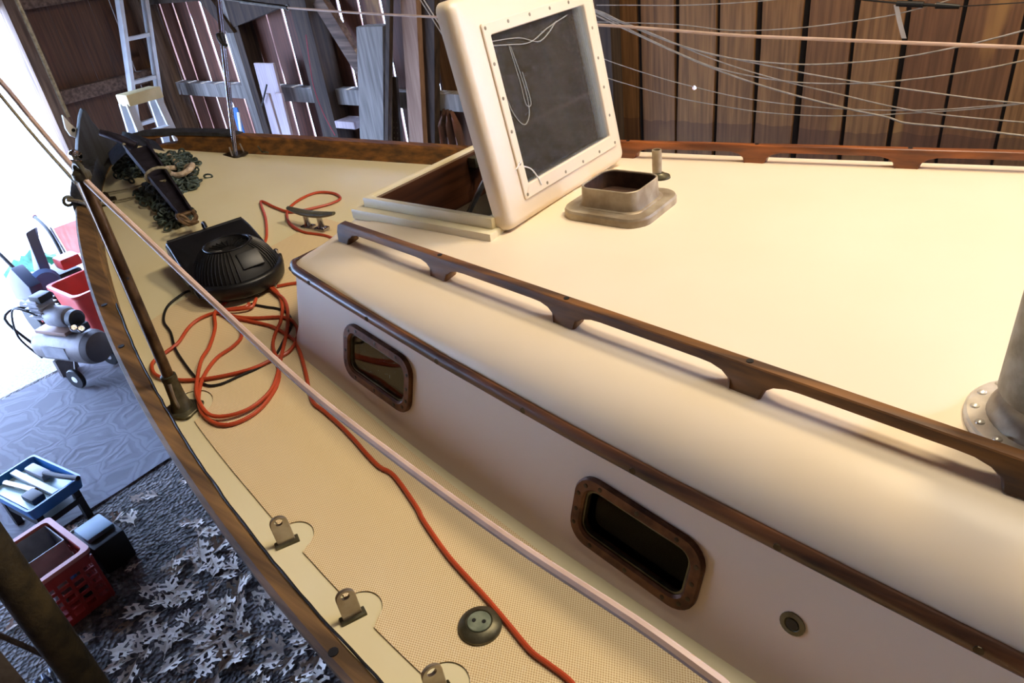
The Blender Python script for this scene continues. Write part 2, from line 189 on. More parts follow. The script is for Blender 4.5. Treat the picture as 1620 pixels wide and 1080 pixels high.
m_dark = M('cabin_shade_black', '#0a0806', .95, 0, '#060504', scale=6.)  # near-black colour stands in for the unlit cabin
m_creamrope = M('cream_rope', '#cbb9a2', .8, 0, '#a08d76', scale=80., bump=.4, bscale=250.)
m_grey = M('grey_cover_strip', '#cfc69d', .5, 0, '#c6bc92', scale=8.)
m_screw = M('screw_metal', '#4a4236', .4, .8, '#2c251d', scale=40.)
m_lidscrew = M('lid_screw_metal', '#a89c80', .5, .4, '#7e745c', scale=40.)
m_web = M('cobweb', '#a8a498', .9, 0, '#98948a', scale=30.)
def nonskid():
    m, nt, b = nodes('tan_nonskid_sheet'); b.inputs['Roughness'].default_value = .6
    tc = N(nt, 'ShaderNodeTexCoord'); mp = N(nt, 'ShaderNodeMapping'); mp.inputs['Rotation'].default_value = (0, 0, .4)
    nt.links.new(tc.outputs['Object'], mp.inputs[0]); sx = N(nt, 'ShaderNodeSeparateXYZ'); nt.links.new(mp.outputs[0], sx.inputs[0])
    def sn(o, p):
        a = N(nt, 'ShaderNodeMath', operation='MULTIPLY'); a.inputs[1].default_value = 2 * math.pi / p; nt.links.new(o, a.inputs[0])
        s = N(nt, 'ShaderNodeMath', operation='SINE'); nt.links.new(a.outputs[0], s.inputs[0]); return s.outputs[0]
    u = sn(sx.outputs[0], .0062); v = sn(sx.outputs[1], .0052)
    mu = N(nt, 'ShaderNodeMath', operation='MULTIPLY'); nt.links.new(u, mu.inputs[0]); nt.links.new(v, mu.inputs[1])
    mr = N(nt, 'ShaderNodeMapRange'); mr.inputs[1].default_value = -.25; mr.inputs[2].default_value = .7
    nt.links.new(mu.outputs[0], mr.inputs[0])
    ns = N(nt, 'ShaderNodeTexNoise', Scale=3., Detail=3.); nt.links.new(tc.outputs['Object'], ns.inputs['Vector'])
    r1 = N(nt, 'ShaderNodeMix', data_type='RGBA'); r1.inputs[6].default_value = lin('#ecdcb6'); r1.inputs[7].default_value = lin('#e6d3a8')
    nt.links.new(ns.outputs['Fac'], r1.inputs[0])
    mx = N(nt, 'ShaderNodeMix', data_type='RGBA'); mx.inputs[7].default_value = lin('#c2a272')
    nt.links.new(r1.outputs[2], mx.inputs[6]); nt.links.new(mr.outputs[0], mx.inputs[0]); nt.links.new(mx.outputs[2], b.inputs['Base Color'])
    bp = N(nt, 'ShaderNodeBump', Strength=.5, Distance=.0012); bp.invert = True
    nt.links.new(mr.outputs[0], bp.inputs['Height']); nt.links.new(bp.outputs[0], b.inputs['Normal'])
    return m
m_skid = nonskid()
def glass(name, tint, alpha_rough=.03, haze=.12, hcol='#b8b4a8', ior=1.45):
    m = bpy.data.materials.new(name); m.use_nodes = True; nt = m.node_tree; nt.nodes.clear()
    out = N(nt, 'ShaderNodeOutputMaterial'); tr = N(nt, 'ShaderNodeBsdfTransparent'); tr.inputs[0].default_value = tint
    gl = N(nt, 'ShaderNodeBsdfGlossy'); gl.inputs['Roughness'].default_value = alpha_rough
    df = N(nt, 'ShaderNodeBsdfDiffuse'); df.inputs[0].default_value = lin(hcol)
    fr = N(nt, 'ShaderNodeFresnel'); fr.inputs[0].default_value = ior
    m1 = N(nt, 'ShaderNodeMixShader'); m2 = N(nt, 'ShaderNodeMixShader')
    tc = N(nt, 'ShaderNodeTexCoord'); ns = N(nt, 'ShaderNodeTexNoise', Scale=14., Detail=10.); nt.links.new(tc.outputs['Object'], ns.inputs['Vector'])
    mr = N(nt, 'ShaderNodeMapRange'); mr.inputs[1].default_value = .35; mr.inputs[2].default_value = .75; mr.inputs[3].default_value = haze * .85; mr.inputs[4].default_value = haze * 1.25
    nt.links.new(ns.outputs['Fac'], mr.inputs[0]); nt.links.new(mr.outputs[0], m1.inputs[0])
    nt.links.new(tr.outputs[0], m1.inputs[1]); nt.links.new(df.outputs[0], m1.inputs[2])
    nt.links.new(fr.outputs[0], m2.inputs[0]); nt.links.new(m1.outputs[0], m2.inputs[1]); nt.links.new(gl.outputs[0], m2.inputs[2])
    nt.links.new(m2.outputs[0], out.inputs[0]); return m
m_acrylic = glass('dusty_clear_acrylic', (.93, .93, .91, 1), .04, .11)
m_pane = glass('dark_window_glass', (.5, .53, .46, 1), .03, .03)
m_pane2 = glass('shade_tinted_glass', (.25, .27, .24, 1), .05, .004, '#202020', 1.16)  # dark tint and weak reflection put the cabin's darkness into the pane
def planks(name, axis, pitch, base, alt, dark, stain=None, rough=.75):
    # weathered boards: tone per board, long grain, pale sapwood patches
    m, nt, b = nodes(name); b.inputs['Roughness'].default_value = rough
    tc = N(nt, 'ShaderNodeTexCoord'); sx = N(nt, 'ShaderNodeSeparateXYZ'); nt.links.new(tc.outputs['Object'], sx.inputs[0])
    o = sx.outputs[axis]
    dv = N(nt, 'ShaderNodeMath', operation='DIVIDE'); dv.inputs[1].default_value = pitch; nt.links.new(o, dv.inputs[0])
    fl = N(nt, 'ShaderNodeMath', operation='FLOOR'); nt.links.new(dv.outputs[0], fl.inputs[0])
    wn = N(nt, 'ShaderNodeTexWhiteNoise', noise_dimensions='1D'); nt.links.new(fl.outputs[0], wn.inputs['W'])
    c = N(nt, 'ShaderNodeMix', data_type='RGBA'); c.inputs[6].default_value = lin(base); c.inputs[7].default_value = lin(alt)
    nt.links.new(wn.outputs['Value'], c.inputs[0])
    cm = N(nt, 'ShaderNodeCombineXYZ'); nt.links.new(wn.outputs['Value'], cm.inputs[2])
    ad = N(nt, 'ShaderNodeVectorMath', operation='MULTIPLY_ADD'); ad.inputs[1].default_value = (1, 1, .05); ad.inputs[2].default_value = (0, 0, 0)
    nt.links.new(tc.outputs['Object'], ad.inputs[0]); nt.links.new(cm.outputs[0], ad.inputs[2])
    g = N(nt, 'ShaderNodeTexNoise', Scale=55., Detail=5.); nt.links.new(ad.outputs[0], g.inputs['Vector'])
    gr = N(nt, 'ShaderNodeMapRange'); gr.inputs[1].default_value = .35; gr.inputs[2].default_value = .7; gr.inputs[3].default_value = 0.; gr.inputs[4].default_value = .75
    nt.links.new(g.outputs['Fac'], gr.inputs[0])
    c2 = N(nt, 'ShaderNodeMix', data_type='RGBA'); c2.inputs[7].default_value = lin(dark); nt.links.new(gr.outputs[0], c2.inputs[0]); nt.links.new(c.outputs[2], c2.inputs[6])
    p = N(nt, 'ShaderNodeTexNoise', Scale=2.4, Detail=3.)
    a2 = N(nt, 'ShaderNodeVectorMath', operation='MULTIPLY'); a2.inputs[1].default_value = (2.2, 2.2, .5); nt.links.new(tc.outputs['Object'], a2.inputs[0]); nt.links.new(a2.outputs[0], p.inputs['Vector'])
    pr = N(nt, 'ShaderNodeMapRange'); pr.inputs[1].default_value = .60; pr.inputs[2].default_value = .66; pr.inputs[4].default_value = .7
    nt.links.new(p.outputs['Fac'], pr.inputs[0])
    c3 = N(nt, 'ShaderNodeMix', data_type='RGBA'); c3.inputs[7].default_value = lin('#a87c44'); nt.links.new(pr.outputs[0], c3.inputs[0]); nt.links.new(c2.outputs[2], c3.inputs[6])
    last = c3
    if stain is not None:
        n3 = N(nt, 'ShaderNodeTexNoise', Scale=7., Detail=2.); nt.links.new(tc.outputs['Object'], n3.inputs['Vector'])
        s1 = N(nt, 'ShaderNodeMath', operation='MULTIPLY_ADD'); s1.inputs[1].default_value = .06; nt.links.new(n3.outputs['Fac'], s1.inputs[0]); nt.links.new(sx.outputs[2], s1.inputs[2])
        lt = N(nt, 'ShaderNodeMath', operation='LESS_THAN'); lt.inputs[1].default_value = stain; nt.links.new(s1.outputs[0], lt.inputs[0])
        hf = N(nt, 'ShaderNodeMath', operation='MULTIPLY'); hf.inputs[1].default_value = .42; nt.links.new(lt.outputs[0], hf.inputs[0])
        c4 = N(nt, 'ShaderNodeMix', data_type='RGBA'); c4.inputs[7].default_value = lin('#402620'); nt.links.new(hf.outputs[0], c4.inputs[0]); nt.links.new(last.outputs[2], c4.inputs[6]); last = c4
    nt.links.new(last.outputs[2], b.inputs['Base Color'])
    bp = N(nt, 'ShaderNodeBump', Strength=.4, Distance=.004); nt.links.new(g.outputs['Fac'], bp.inputs['Height']); nt.links.new(bp.outputs[0], b.inputs['Normal'])
    return m
m_side = planks('lit_brown_barn_boards', 0, .2, '#9a7042', '#785031', '#4a3018', stain=-.33)  # board colour lightened to stand for lamp light on this stretch
m_side2 = planks('shaded_barn_boards', 0, .2, '#744630', '#583322', '#341e14')  # same wall, shade of its dim end put into the board colour
m_end = planks('dark_barn_boards', 1, .16, '#62462f', '#664029', '#34241a')
m_beam = WOOD('old_timber', '#7a6250', '#4b392d', 'x', .8)
m_beamz = WOOD('old_upright_timber', '#80674f', '#4d3a2c', 'z', .8)
m_greyb = WOOD('grey_lumber', '#969088', '#6e6962', 'z', .8)
m_tanb = WOOD('tan_lumber', '#a98870', '#8a6a55', 'z', .8)
m_darkb = WOOD('dark_lumber', '#4c3c2e', '#2e231b', 'z', .85)
m_pale = WOOD('pale_painted_board', '#c4b6b8', '#a99a9c', 'z', .7)
def floor_mat():
    m, nt, b = nodes('dirt_floor'); b.inputs['Roughness'].default_value = .9
    tc = N(nt, 'ShaderNodeTexCoord')
    n1 = N(nt, 'ShaderNodeTexNoise', Scale=26., Detail=8.); n2 = N(nt, 'ShaderNodeTexVoronoi', Scale=55.); n3 = N(nt, 'ShaderNodeTexNoise', Scale=3., Detail=3.)
    for n in (n1, n2, n3): nt.links.new(tc.outputs['Object'], n.inputs['Vector'])
    rp = N(nt, 'ShaderNodeValToRGB'); e = rp.color_ramp.elements
    e[0].position = .38; e[0].color = lin('#35312e'); e[1].position = .66; e[1].color = lin('#7d746e')
    nt.links.new(n1.outputs['Fac'], rp.inputs[0])
    mx = N(nt, 'ShaderNodeMix', data_type='RGBA', blend_type='MULTIPLY'); mx.inputs[0].default_value = .6
    r2 = N(nt, 'ShaderNodeValToRGB'); r2.color_ramp.elements[0].position = .3; r2.color_ramp.elements[0].color = (.45, .43, .42, 1); r2.color_ramp.elements[1].position = .7
    nt.links.new(n3.outputs['Fac'], r2.inputs[0]); nt.links.new(rp.outputs[0], mx.inputs[6]); nt.links.new(r2.outputs[0], mx.inputs[7])
    nt.links.new(mx.outputs[2], b.inputs['Base Color'])
    am = N(nt, 'ShaderNodeMath', operation='ADD'); nt.links.new(n1.outputs['Fac'], am.inputs[0]); nt.links.new(n2.outputs['Distance'], am.inputs[1])
    bp = N(nt, 'ShaderNodeBump', Strength=.9, Distance=.03); nt.links.new(am.outputs[0], bp.inputs['Height']); nt.links.new(bp.outputs[0], b.inputs['Normal'])
    return m
m_dirt = floor_mat()
m_gravel = M('pale_gravel', '#b0aca4', .9, 0, '#8a867e', scale=60., bump=.8, bscale=90.)
def rug_mat():
    m, nt, b = nodes('grey_patterned_rug'); b.inputs['Roughness'].default_value = .9
    tc = N(nt, 'ShaderNodeTexCoord'); mp = N(nt, 'ShaderNodeMapping'); mp.inputs['Rotation'].default_value = (0, 0, .7)
    nt.links.new(tc.outputs['Object'], mp.inputs[0])
    nz = N(nt, 'ShaderNodeTexNoise', Scale=6., Detail=2.); nt.links.new(mp.outputs[0], nz.inputs['Vector'])
    ad = N(nt, 'ShaderNodeVectorMath', operation='MULTIPLY_ADD'); ad.inputs[1].default_value = (.12, .12, 0); nt.links.new(nz.outputs['Color'], ad.inputs[0]); nt.links.new(mp.outputs[0], ad.inputs[2])
    vo = N(nt, 'ShaderNodeTexVoronoi', feature='DISTANCE_TO_EDGE', Scale=4.2); nt.links.new(ad.outputs[0], vo.inputs['Vector'])
    wv = N(nt, 'ShaderNodeMath', operation='MULTIPLY'); wv.inputs[1].default_value = 34.; nt.links.new(vo.outputs['Distance'], wv.inputs[0])
    sn = N(nt, 'ShaderNodeMath', operation='SINE'); nt.links.new(wv.outputs[0], sn.inputs[0])
    rp = N(nt, 'ShaderNodeValToRGB'); e = rp.color_ramp.elements; e[0].position = .1; e[0].color = lin('#908f94'); e[1].position = .75; e[1].color = lin('#9e9da3')
    nt.links.new(sn.outputs[0], rp.inputs[0]); nt.links.new(rp.outputs[0], b.inputs['Base Color'])
    bp = N(nt, 'ShaderNodeBump', Strength=.22, Distance=.004); nt.links.new(sn.outputs[0], bp.inputs['Height']); nt.links.new(bp.outputs[0], b.inputs['Normal'])
    return m
m_rug = rug_mat()
m_leaf = M('dry_oak_leaf', '#dfd3c4', .8, 0, '#bcab96', scale=30.)
m_leaf2 = M('brown_oak_leaf', '#8d7661', .8, 0, '#6d5846', scale=30.)
m_fibre = M('ladder_white', '#d2d4d4', .45, 0, '#bcc0c2', scale=8.)
m_yellow = M('pale_yellow_top', '#e6d6a2', .5, 0, '#d8c890', scale=8.)
m_red = M('red_plastic', '#b8362e', .45, 0, '#a02c26', scale=8.)
m_pinkred = M('red_rim_plastic', '#d08078', .45, 0, '#c07068', scale=8.)
m_blue = M('blue_plastic', '#2a78c0', .4, 0, '#2068ac', scale=8.)
m_cloth = M('faded_red_cloth', '#9a6a58', .9, 0, '#6a5a48', scale=6., stretch=(6, 1, .6), bump=.2)
m_tank = M('grey_tank_paint', '#77706c', .45, .1, '#625b58', scale=12.)
m_green = M('green_cloth', '#3c8a70', .7, 0, '#2c6c58', scale=10.)
m_lav = M('light_grey_plastic', '#8f8f93', .5, 0, '#77777c', scale=12.)
m_postw = M('mossy_dark_post', '#4d4026', .85, 0, '#2e2616', scale=20., bump=.5, bscale=120.)
m_hedge = M('hedge_green', '#4f8a3c', .8, 0, '#35662a', scale=6.)
# ------------------------------------------------------------------ mesh helpers
def NB(): return bmesh.new()
def box(b, c, s, R=None):
    hx, hy, hz = s[0] / 2, s[1] / 2, s[2] / 2; c = V(c)
    vs = []
    for x, y, z in ((-1, -1, -1), (1, -1, -1), (1, 1, -1), (-1, 1, -1), (-1, -1, 1), (1, -1, 1), (1, 1, 1), (-1, 1, 1)):
        p = V((x * hx, y * hy, z * hz)); p = (R @ p) if R else p
        vs.append(b.verts.new(c + p))
    for f in ((3, 2, 1, 0), (4, 5, 6, 7), (0, 1, 5, 4), (1, 2, 6, 5), (2, 3, 7, 6), (3, 0, 4, 7)): b.faces.new([vs[i] for i in f])
    return b
def bevel(b, w, seg=2, ang=.5):
    b.normal_update()
    es = [e for e in b.edges if len(e.link_faces) == 2 and e.calc_face_angle(0) > ang]
    bmesh.ops.bevel(b, geom=es, offset=w, segments=seg, profile=.6, affect='EDGES', clamp_overlap=True); return b
def smoothpath(pts, n=6):
    P = [V(p) for p in pts]
    if len(P) < 3: return P
    out = []
    for i in range(len(P) - 1):
        a = P[max(i - 1, 0)]; p, q = P[i], P[i + 1]; d = P[min(i + 2, len(P) - 1)]
        for k in range(n):
            t = k / n; out.append(.5 * ((2 * p) + (q - a) * t + (2 * a - 5 * p + 4 * q - d) * t * t + (3 * p - a - 3 * q + d) * t ** 3))
    out.append(P[-1]); return out
def tube(b, pts, r, seg=8, smooth=0, r1=None, closed=False):
    P = smoothpath(pts, smooth) if smooth else [V(p) for p in pts]
    n = len(P); rings = []; up = None
    for i, p in enumerate(P):
        if closed: t = (P[(i + 1) % n] - P[i - 1]).normalized()
        else: t = (P[min(i + 1, n - 1)] - P[max(i - 1, 0)]).normalized()
        if up is None:
            up = t.orthogonal().normalized()
        else:
            up = (up - t * up.dot(t)); up = up.normalized() if up.length > 1e-6 else t.orthogonal().normalized()
        s = t.cross(up); rr = r if r1 is None else r + (r1 - r) * i / (n - 1)
        rings.append([b.verts.new(p + up * (rr * math.cos(2 * math.pi * k / seg)) + s * (rr * math.sin(2 * math.pi * k / seg))) for k in range(seg)])
    for i in range(n - 1 + (1 if closed else 0)):
        A, B = rings[i], rings[(i + 1) % n]
        for k in range(seg): b.faces.new((A[k], A[(k + 1) % seg], B[(k + 1) % seg], B[k]))
    if not closed:
        b.faces.new(rings[0][::-1]); b.faces.new(rings[-1])
    return b
def lathe(b, prof, c, R=None, seg=32, cap=True):
    c = V(c); rings = []
    for r, z in prof:
        ring = []
        for k in range(seg):
            a = 2 * math.pi * k / seg; p = V((r * math.cos(a), r * math.sin(a), z)); ring.append(b.verts.new(c + ((R @ p) if R else p)))
        rings.append(ring)
    for A, B in zip(rings, rings[1:]):
        for k in range(seg): b.faces.new((A[k], A[(k + 1) % seg], B[(k + 1) % seg], B[k]))
    if cap:
        b.faces.new(rings[0][::-1]); b.faces.new(rings[-1])
    return b
def prism(b, poly, d):
    d = V(d); A = [b.verts.new(V(p)) for p in poly]; B = [b.verts.new(V(p) + d) for p in poly]; n = len(A)
    b.faces.new(A[::-1]); b.faces.new(B)
    for i in range(n): b.faces.new((A[i], A[(i + 1) % n], B[(i + 1) % n], B[i]))
    return b
def grid(b, rows, cyc=False):
    vs = [[b.verts.new(V(p)) for p in r] for r in rows]
    for A, B in zip(vs, vs[1:]):
        m = len(A)
        for k in range(m if cyc else m - 1): b.faces.new((A[k], A[(k + 1) % m], B[(k + 1) % m], B[k]))
    return vs
def rrect(w, h, r, n=6):
    o = []
    for cx, cy, a0 in ((w / 2 - r, h / 2 - r, 0), (-w / 2 + r, h / 2 - r, 90), (-w / 2 + r, -h / 2 + r, 180), (w / 2 - r, -h / 2 + r, 270)):
        for k in range(n + 1):
            a = math.radians(a0 + 90 * k / n); o.append((cx + r * math.cos(a), cy + r * math.sin(a)))
    return o
def ringsolid(b, loops):
    # loops of equal length joined in order and back to the first: a closed band (frame, collar)
    vs = [[b.verts.new(V(p)) for p in l] for l in loops]; m = len(vs[0])
    for i in range(len(vs)):
        A, B = vs[i], vs[(i + 1) % len(vs)]
        for k in range(m): b.faces.new((A[k], A[(k + 1) % m], B[(k + 1) % m], B[k]))
    return b
def obj(name, b, mat, parent=None, smooth=True, ang=.6, label=None, mats=None):
    bmesh.ops.recalc_face_normals(b, faces=b.faces[:])
    me = bpy.data.meshes.new(name); 
    if parent is not None:
        o0 = V(parent['origin']); bmesh.ops.translate(b, verts=b.verts[:], vec=-o0)
    b.to_mesh(me); b.free(); me.materials.append(mat)
    for m in mats or []: me.materials.append(m)
    if smooth:
        me.shade_smooth(); me.set_sharp_from_angle(angle=ang)
    o = bpy.data.objects.new(name, me); COL.objects.link(o)
    if parent is not None:
        o.parent = parent; o['origin'] = tuple(parent['origin'])
    else: o['origin'] = (0, 0, 0)
    if label: o['label'] = label
    return o
def recentre(o, p):
    p = V(p); o.data.transform(Matrix.Translation(-p)); o.location = p
def tag(o, label, cat, group=None, kind=None):
    if label: o['label'] = label
    if cat: o['category'] = cat
    if group: o['group'] = group
    if kind: o['kind'] = kind
    return o
def thing(name, label, cat, loc, group=None):
    o = bpy.data.objects.new(name, None); COL.objects.link(o); o.location = loc; o['origin'] = tuple(loc); o.empty_display_size = .1
    return tag(o, label, cat, group)
def single(name, b, mat, label, cat, group=None, kind=None, base=None, **kw):
    o = obj(name, b, mat, **kw)
    me = o.data; xs = [v.co for v in me.vertices]
    p = base or (sum(v.x for v in xs) / len(xs), sum(v.y for v in xs) / len(xs), min(v.z for v in xs))
    recentre(o, p); o['origin'] = tuple(p)
    return tag(o, label, cat, group, kind)
def struct(name, b, mat, **kw):
    o = obj(name, b, mat, **kw); o['kind'] = 'structure'; return o
def cut(o, cutters):
    for cb in cutters:
        bmesh.ops.recalc_face_normals(cb, faces=cb.faces[:])
        me = bpy.data.meshes.new('tool'); cb.to_mesh(me); cb.free()
        c = bpy.data.objects.new('tool', me); COL.objects.link(c); c.matrix_world = Matrix.Translation(V(o['origin']) if False else V((0, 0, 0)))
        md = o.modifiers.new('cut', 'BOOLEAN'); md.operation = 'DIFFERENCE'; md.object = c; md.solver = 'EXACT'
        bpy.context.view_layer.update()
        dg = bpy.context.evaluated_depsgraph_get(); new = bpy.data.meshes.new_from_object(o.evaluated_get(dg))
        o.modifiers.clear(); old = o.data; o.data = new; bpy.data.objects.remove(c); bpy.data.meshes.remove(old)
    o.data.set_sharp_from_angle(angle=.6)
    return o
def frame_rot(x, y):
    x = V(x).normalized(); z = x.cross(V(y)).normalized(); y = z.cross(x)
    return Matrix((x, y, z)).transposed()
def Z(a): return Matrix.Rotation(a, 3, 'Z')
# ------------------------------------------------------------------ barn shell
YS, XE = 2.0, -5.4
b = NB()
def board_y(b, x0, x1, z0, z1, y=YS, t=.025):
    n = 12; rows = []
    j0 = [random.uniform(-.009, .009) for _ in range(n + 1)]; j1 = [random.uniform(-.009, .009) for _ in range(n + 1)]
    for f in (0, 1):
        rows.append([(x0 + j0[k] * (1 if 0 < k < n else .5), y + t * f, z0 + (z1 - z0) * k / n) for k in range(n + 1)])
        rows.append([(x1 + j1[k], y + t * f, z0 + (z1 - z0) * k / n) for k in range(n + 1)])
    a0, a1, b0, b1 = rows
    va, vb, vc, vd = [[b.verts.new(V(p)) for p in r] for r in (a0, a1, b1, b0)]
    cyc = [va, vb, vc, vd]
    for i in range(4):
        A, B = cyc[i], cyc[(i + 1) % 4]
        for k in range(n): b.faces.new((A[k], B[k], B[k + 1], A[k + 1]))
    b.faces.new([c[0] for c in cyc]); b.faces.new([c[n] for c in cyc][::-1])
for k in range(-11, 16):
    x0 = k * .2; gap = random.choice([.016, .024, .032]); board_y(b, x0 + gap / 2, x0 + .2 - gap / 2, GZ, 3.2)
wr = struct('wall_right', b, m_side, smooth=False)
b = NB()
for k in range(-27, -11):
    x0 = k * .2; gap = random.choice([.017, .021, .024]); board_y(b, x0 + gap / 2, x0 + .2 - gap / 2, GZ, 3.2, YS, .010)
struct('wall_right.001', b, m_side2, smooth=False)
cb = NB(); lathe(cb, [(.011, -.2), (.011, .2)], (D['wallhole'][0][0], YS, D['wallhole'][0][2]), Matrix.Rotation(math.pi / 2, 3, 'X'), 12); cut(wr, [cb])
# added battens behind the joints and an unseen board above keep daylight out
b = NB()
for k in range(-11, 16): box(b, (k * .2, YS + .045, .8), (.07, .03, 4.8))
box(b, (-3.9, YS + .045, 2.1), (3.6, .03, 2.2)); struct('trim_1', b, M('black_batten', '#1c1512', .9, 0, '#120d0b'))
# end wall with the big door opening (y < .9 is open)
b = NB(); y = .90
while y < 2.2:
    g = .003 if y < 1.6 else .012
    box(b, (XE - .0125, y + .08, .8), (.025, .16 - g, 4.8)); y += .16
struct('wall_front', b, m_end, smooth=False)
b = NB(); box(b, (XE, -1.5, 1.88), (.06, 4.9, 2.75)); struct('wall_front.001', b, m_end, smooth=False)  # unseen wall over the door, brought low to keep skylight off the cabin
b = NB(); box(b, (XE + .05, .945, .8), (.14, .10, 4.8)); bevel(b, .006); struct('trim_2', b, m_beamz)
b = NB(); box(b, (XE + .13, 1.9, .8), (.16, .15, 4.8)); bevel(b, .008); struct('trim_3', b, m_beamz)
b = NB(); box(b, (XE + .05, 1.41, D['endgirt'][0][2]), (.09, .84, .10)); bevel(b, .005); struct('trim_4', b, m_beam)
b = NB(); box(b, (XE + .05, 1.41, .53), (.09, .84, .13)); bevel(b, .005); struct('trim_5', b, m_beam)
b = NB(); box(b, (-3.6, 1.94, -.30), (3.4, .09, .105)); bevel(b, .006); struct('trim_6', b, m_greyb)
b = NB(); box(b, (-3.6, 1.94, .44), (3.4, .09, .16)); bevel(b, .006); struct('trim_7', b, m_darkb)
for i, (k, mt) in enumerate((('stud_light', m_greyb), ('stud_dark', m_darkb))):
    p = D[k][1]; b = NB(); box(b, (p[0] + .02, 1.90, .8), (.10 if i == 0 else .17, .08 if i == 0 else .15, 4.8)); bevel(b, .008); struct('trim_%d' % (8 + i), b, mt)
    if i == 0: b = NB(); box(b, (p[0] + .10, 1.93, .8), (.09, .13, 4.8)); struct('trim_14', b, m_darkb)
b = NB()
for sx in (-.94,): box(b, (sx, 1.94, .8), (.08, .1, 4.8))
struct('trim_10', b, m_darkb)
b = NB(); box(b, (.3, -.9, GZ - .05), (8.7, 6.2, .1)); struct('floor', b, m_dirt)
b = NB(); box(b, (-14.04, -.9, GZ - .052), (20, 30, .1)); struct('floor_1', b, m_gravel)
b = NB(); box(b, (-.7, -1.0, 3.3), (9.6, 6.2, .1)); struct('ceiling', b, m_beam)
b = NB(); box(b, (-.1, -4.0, .8), (8.4, .06, 4.9)); box(b, (-4.85, -4.0, .8), (1.15, .06, 4.9)); struct('wall_left', b, m_end)
b = NB(); box(b, (4.1, -1.0, .8), (.06, 6.2, 4.9)); struct('wall_back', b, m_end)
# ------------------------------------------------------------------ the boat
boat = thing('sailboat', 'cream and tan sailboat with wooden rails stored inside the plank barn', 'boat', (.2, 0, GZ))
W0 = lambda x: .036 + .03 * (1 - sm(-1.8, .2, x))
XS = [-2.25 + .002 + (4.85) * (i / 70) ** 1.35 for i in range(71)]
# hull
b = NB(); rows = []
for x in XS:
    zs = ZD(x); hb = YI(x) + W0(x) * .25; row = []
    for s in (-1, 1):
        half = []
        for j in range(9):
            t = j / 8; z = zs - .012 - (zs - .012 - GZ) * t
            yy = hb * (1 - t ** 1.7) * (1 - .12 * math.sin(math.pi * t) * 0) + .03 * t
            xx = x + (t ** 1.5) * .9 * (1 - sm(-2.25, -.6, x))
            half.append((xx, s * yy, z))
        row += half if s == -1 else half[::-1]
    rows.append(row)
grid(b, rows); b.faces.new([v for v in b.verts][-18:]) if False else None
obj('hull', b, m_hull, boat)
# deck
def yb_deck(x):
    return wally(x, deckz(x, .6)) if x > -.47 else 0
b = NB(); rows = []
for x in XS:
    h = YI(x) + .01; rows.append([(x, h * (-1 + 2 * j / 48), deckz(x, h * (-1 + 2 * j / 48))) for j in range(49)])
grid(b, rows)
kill = [f for f in b.faces if all((v.co.x > -.42 and v.co.x < 1.85 and abs(v.co.y) < wally(v.co.x, -.3) - .03) for v in f.verts)]
bmesh.ops.delete(b, geom=kill, context='FACES'); bmesh.ops.remove_doubles(b, verts=b.verts[:], dist=1e-4)
obj('deck', b, m_deck, boat)
b = NB(); box(b, (.55, 0, -.5), (2.1, 1.1, .03)); obj('shade_floor', b, m_dark, boat)  # black sheet added below the hatch for the cabin's darkness
# non-skid sheet on the side deck and foredeck with round cut-outs at the fittings
cuts = [D['chainplates'][0], D['chainplates'][1], D['chainplates'][2], D['stud_plate'][0]]
def interp(T_, x):
    if x <= T_[0][0]: return T_[0][1]
    for (a, b_), (c, d_) in zip(T_, T_[1:]):
        if x <= c: return b_ + (d_ - b_) * (x - a) / (c - a)
    return T_[-1][1]
def outer_y(x):
    y = YI(x) - interp([(-1.28, .034), (-.8, .041), (-.43, .046), (-.14, .059), (.1, .066), (.5, .070)], x)
    for i, c in enumerate(cuts):
        R_ = .038 if i < 3 else .058; cx = c[0] + (.004 if i < 3 else .0); cy = -c[1] - (.014 if i < 3 else .012)
        d = abs(x - cx)
        if d < R_: y = min(y, cy - math.sqrt(R_ * R_ - d * d))
    return y
def inner_y(x):
    base = wally(x, deckz(x, .6)) + interp([(-.39, .020), (-.2, .024), (0, .030), (.26, .040), (.45, .045), (.79, .057), (1.5, .075)], x)
    if x < -.42: base = base * (1 - sm(-.40, -.58, x))
    return base
b = NB(); rows = []; n = 420
for i in range(n + 1):
    x = -.95 + 2.83 * i / n; o_, i_ = outer_y(x), inner_y(x); row = []
    for j in range(13):
        y = -(o_ + (i_ - o_) * j / 12); row.append((x, y, deckz(x, y) + .003))
    rows.append(row)
grid(b, rows); obj('nonskid_sheet', b, m_skid, boat)
# starboard side-deck sheet
b = NB(); rows = []
for i in range(121):
    x = -.35 + 2.2 * i / 120; o_, i_ = YI(x) - .09, inner_y(x); rows.append([(x, o_ + (i_ - o_) * j / 6, deckz(x, o_ + (i_ - o_) * j / 6) + .003) for j in range(7)])
grid(b, rows); obj('nonskid_sheet', b, m_skid, boat)
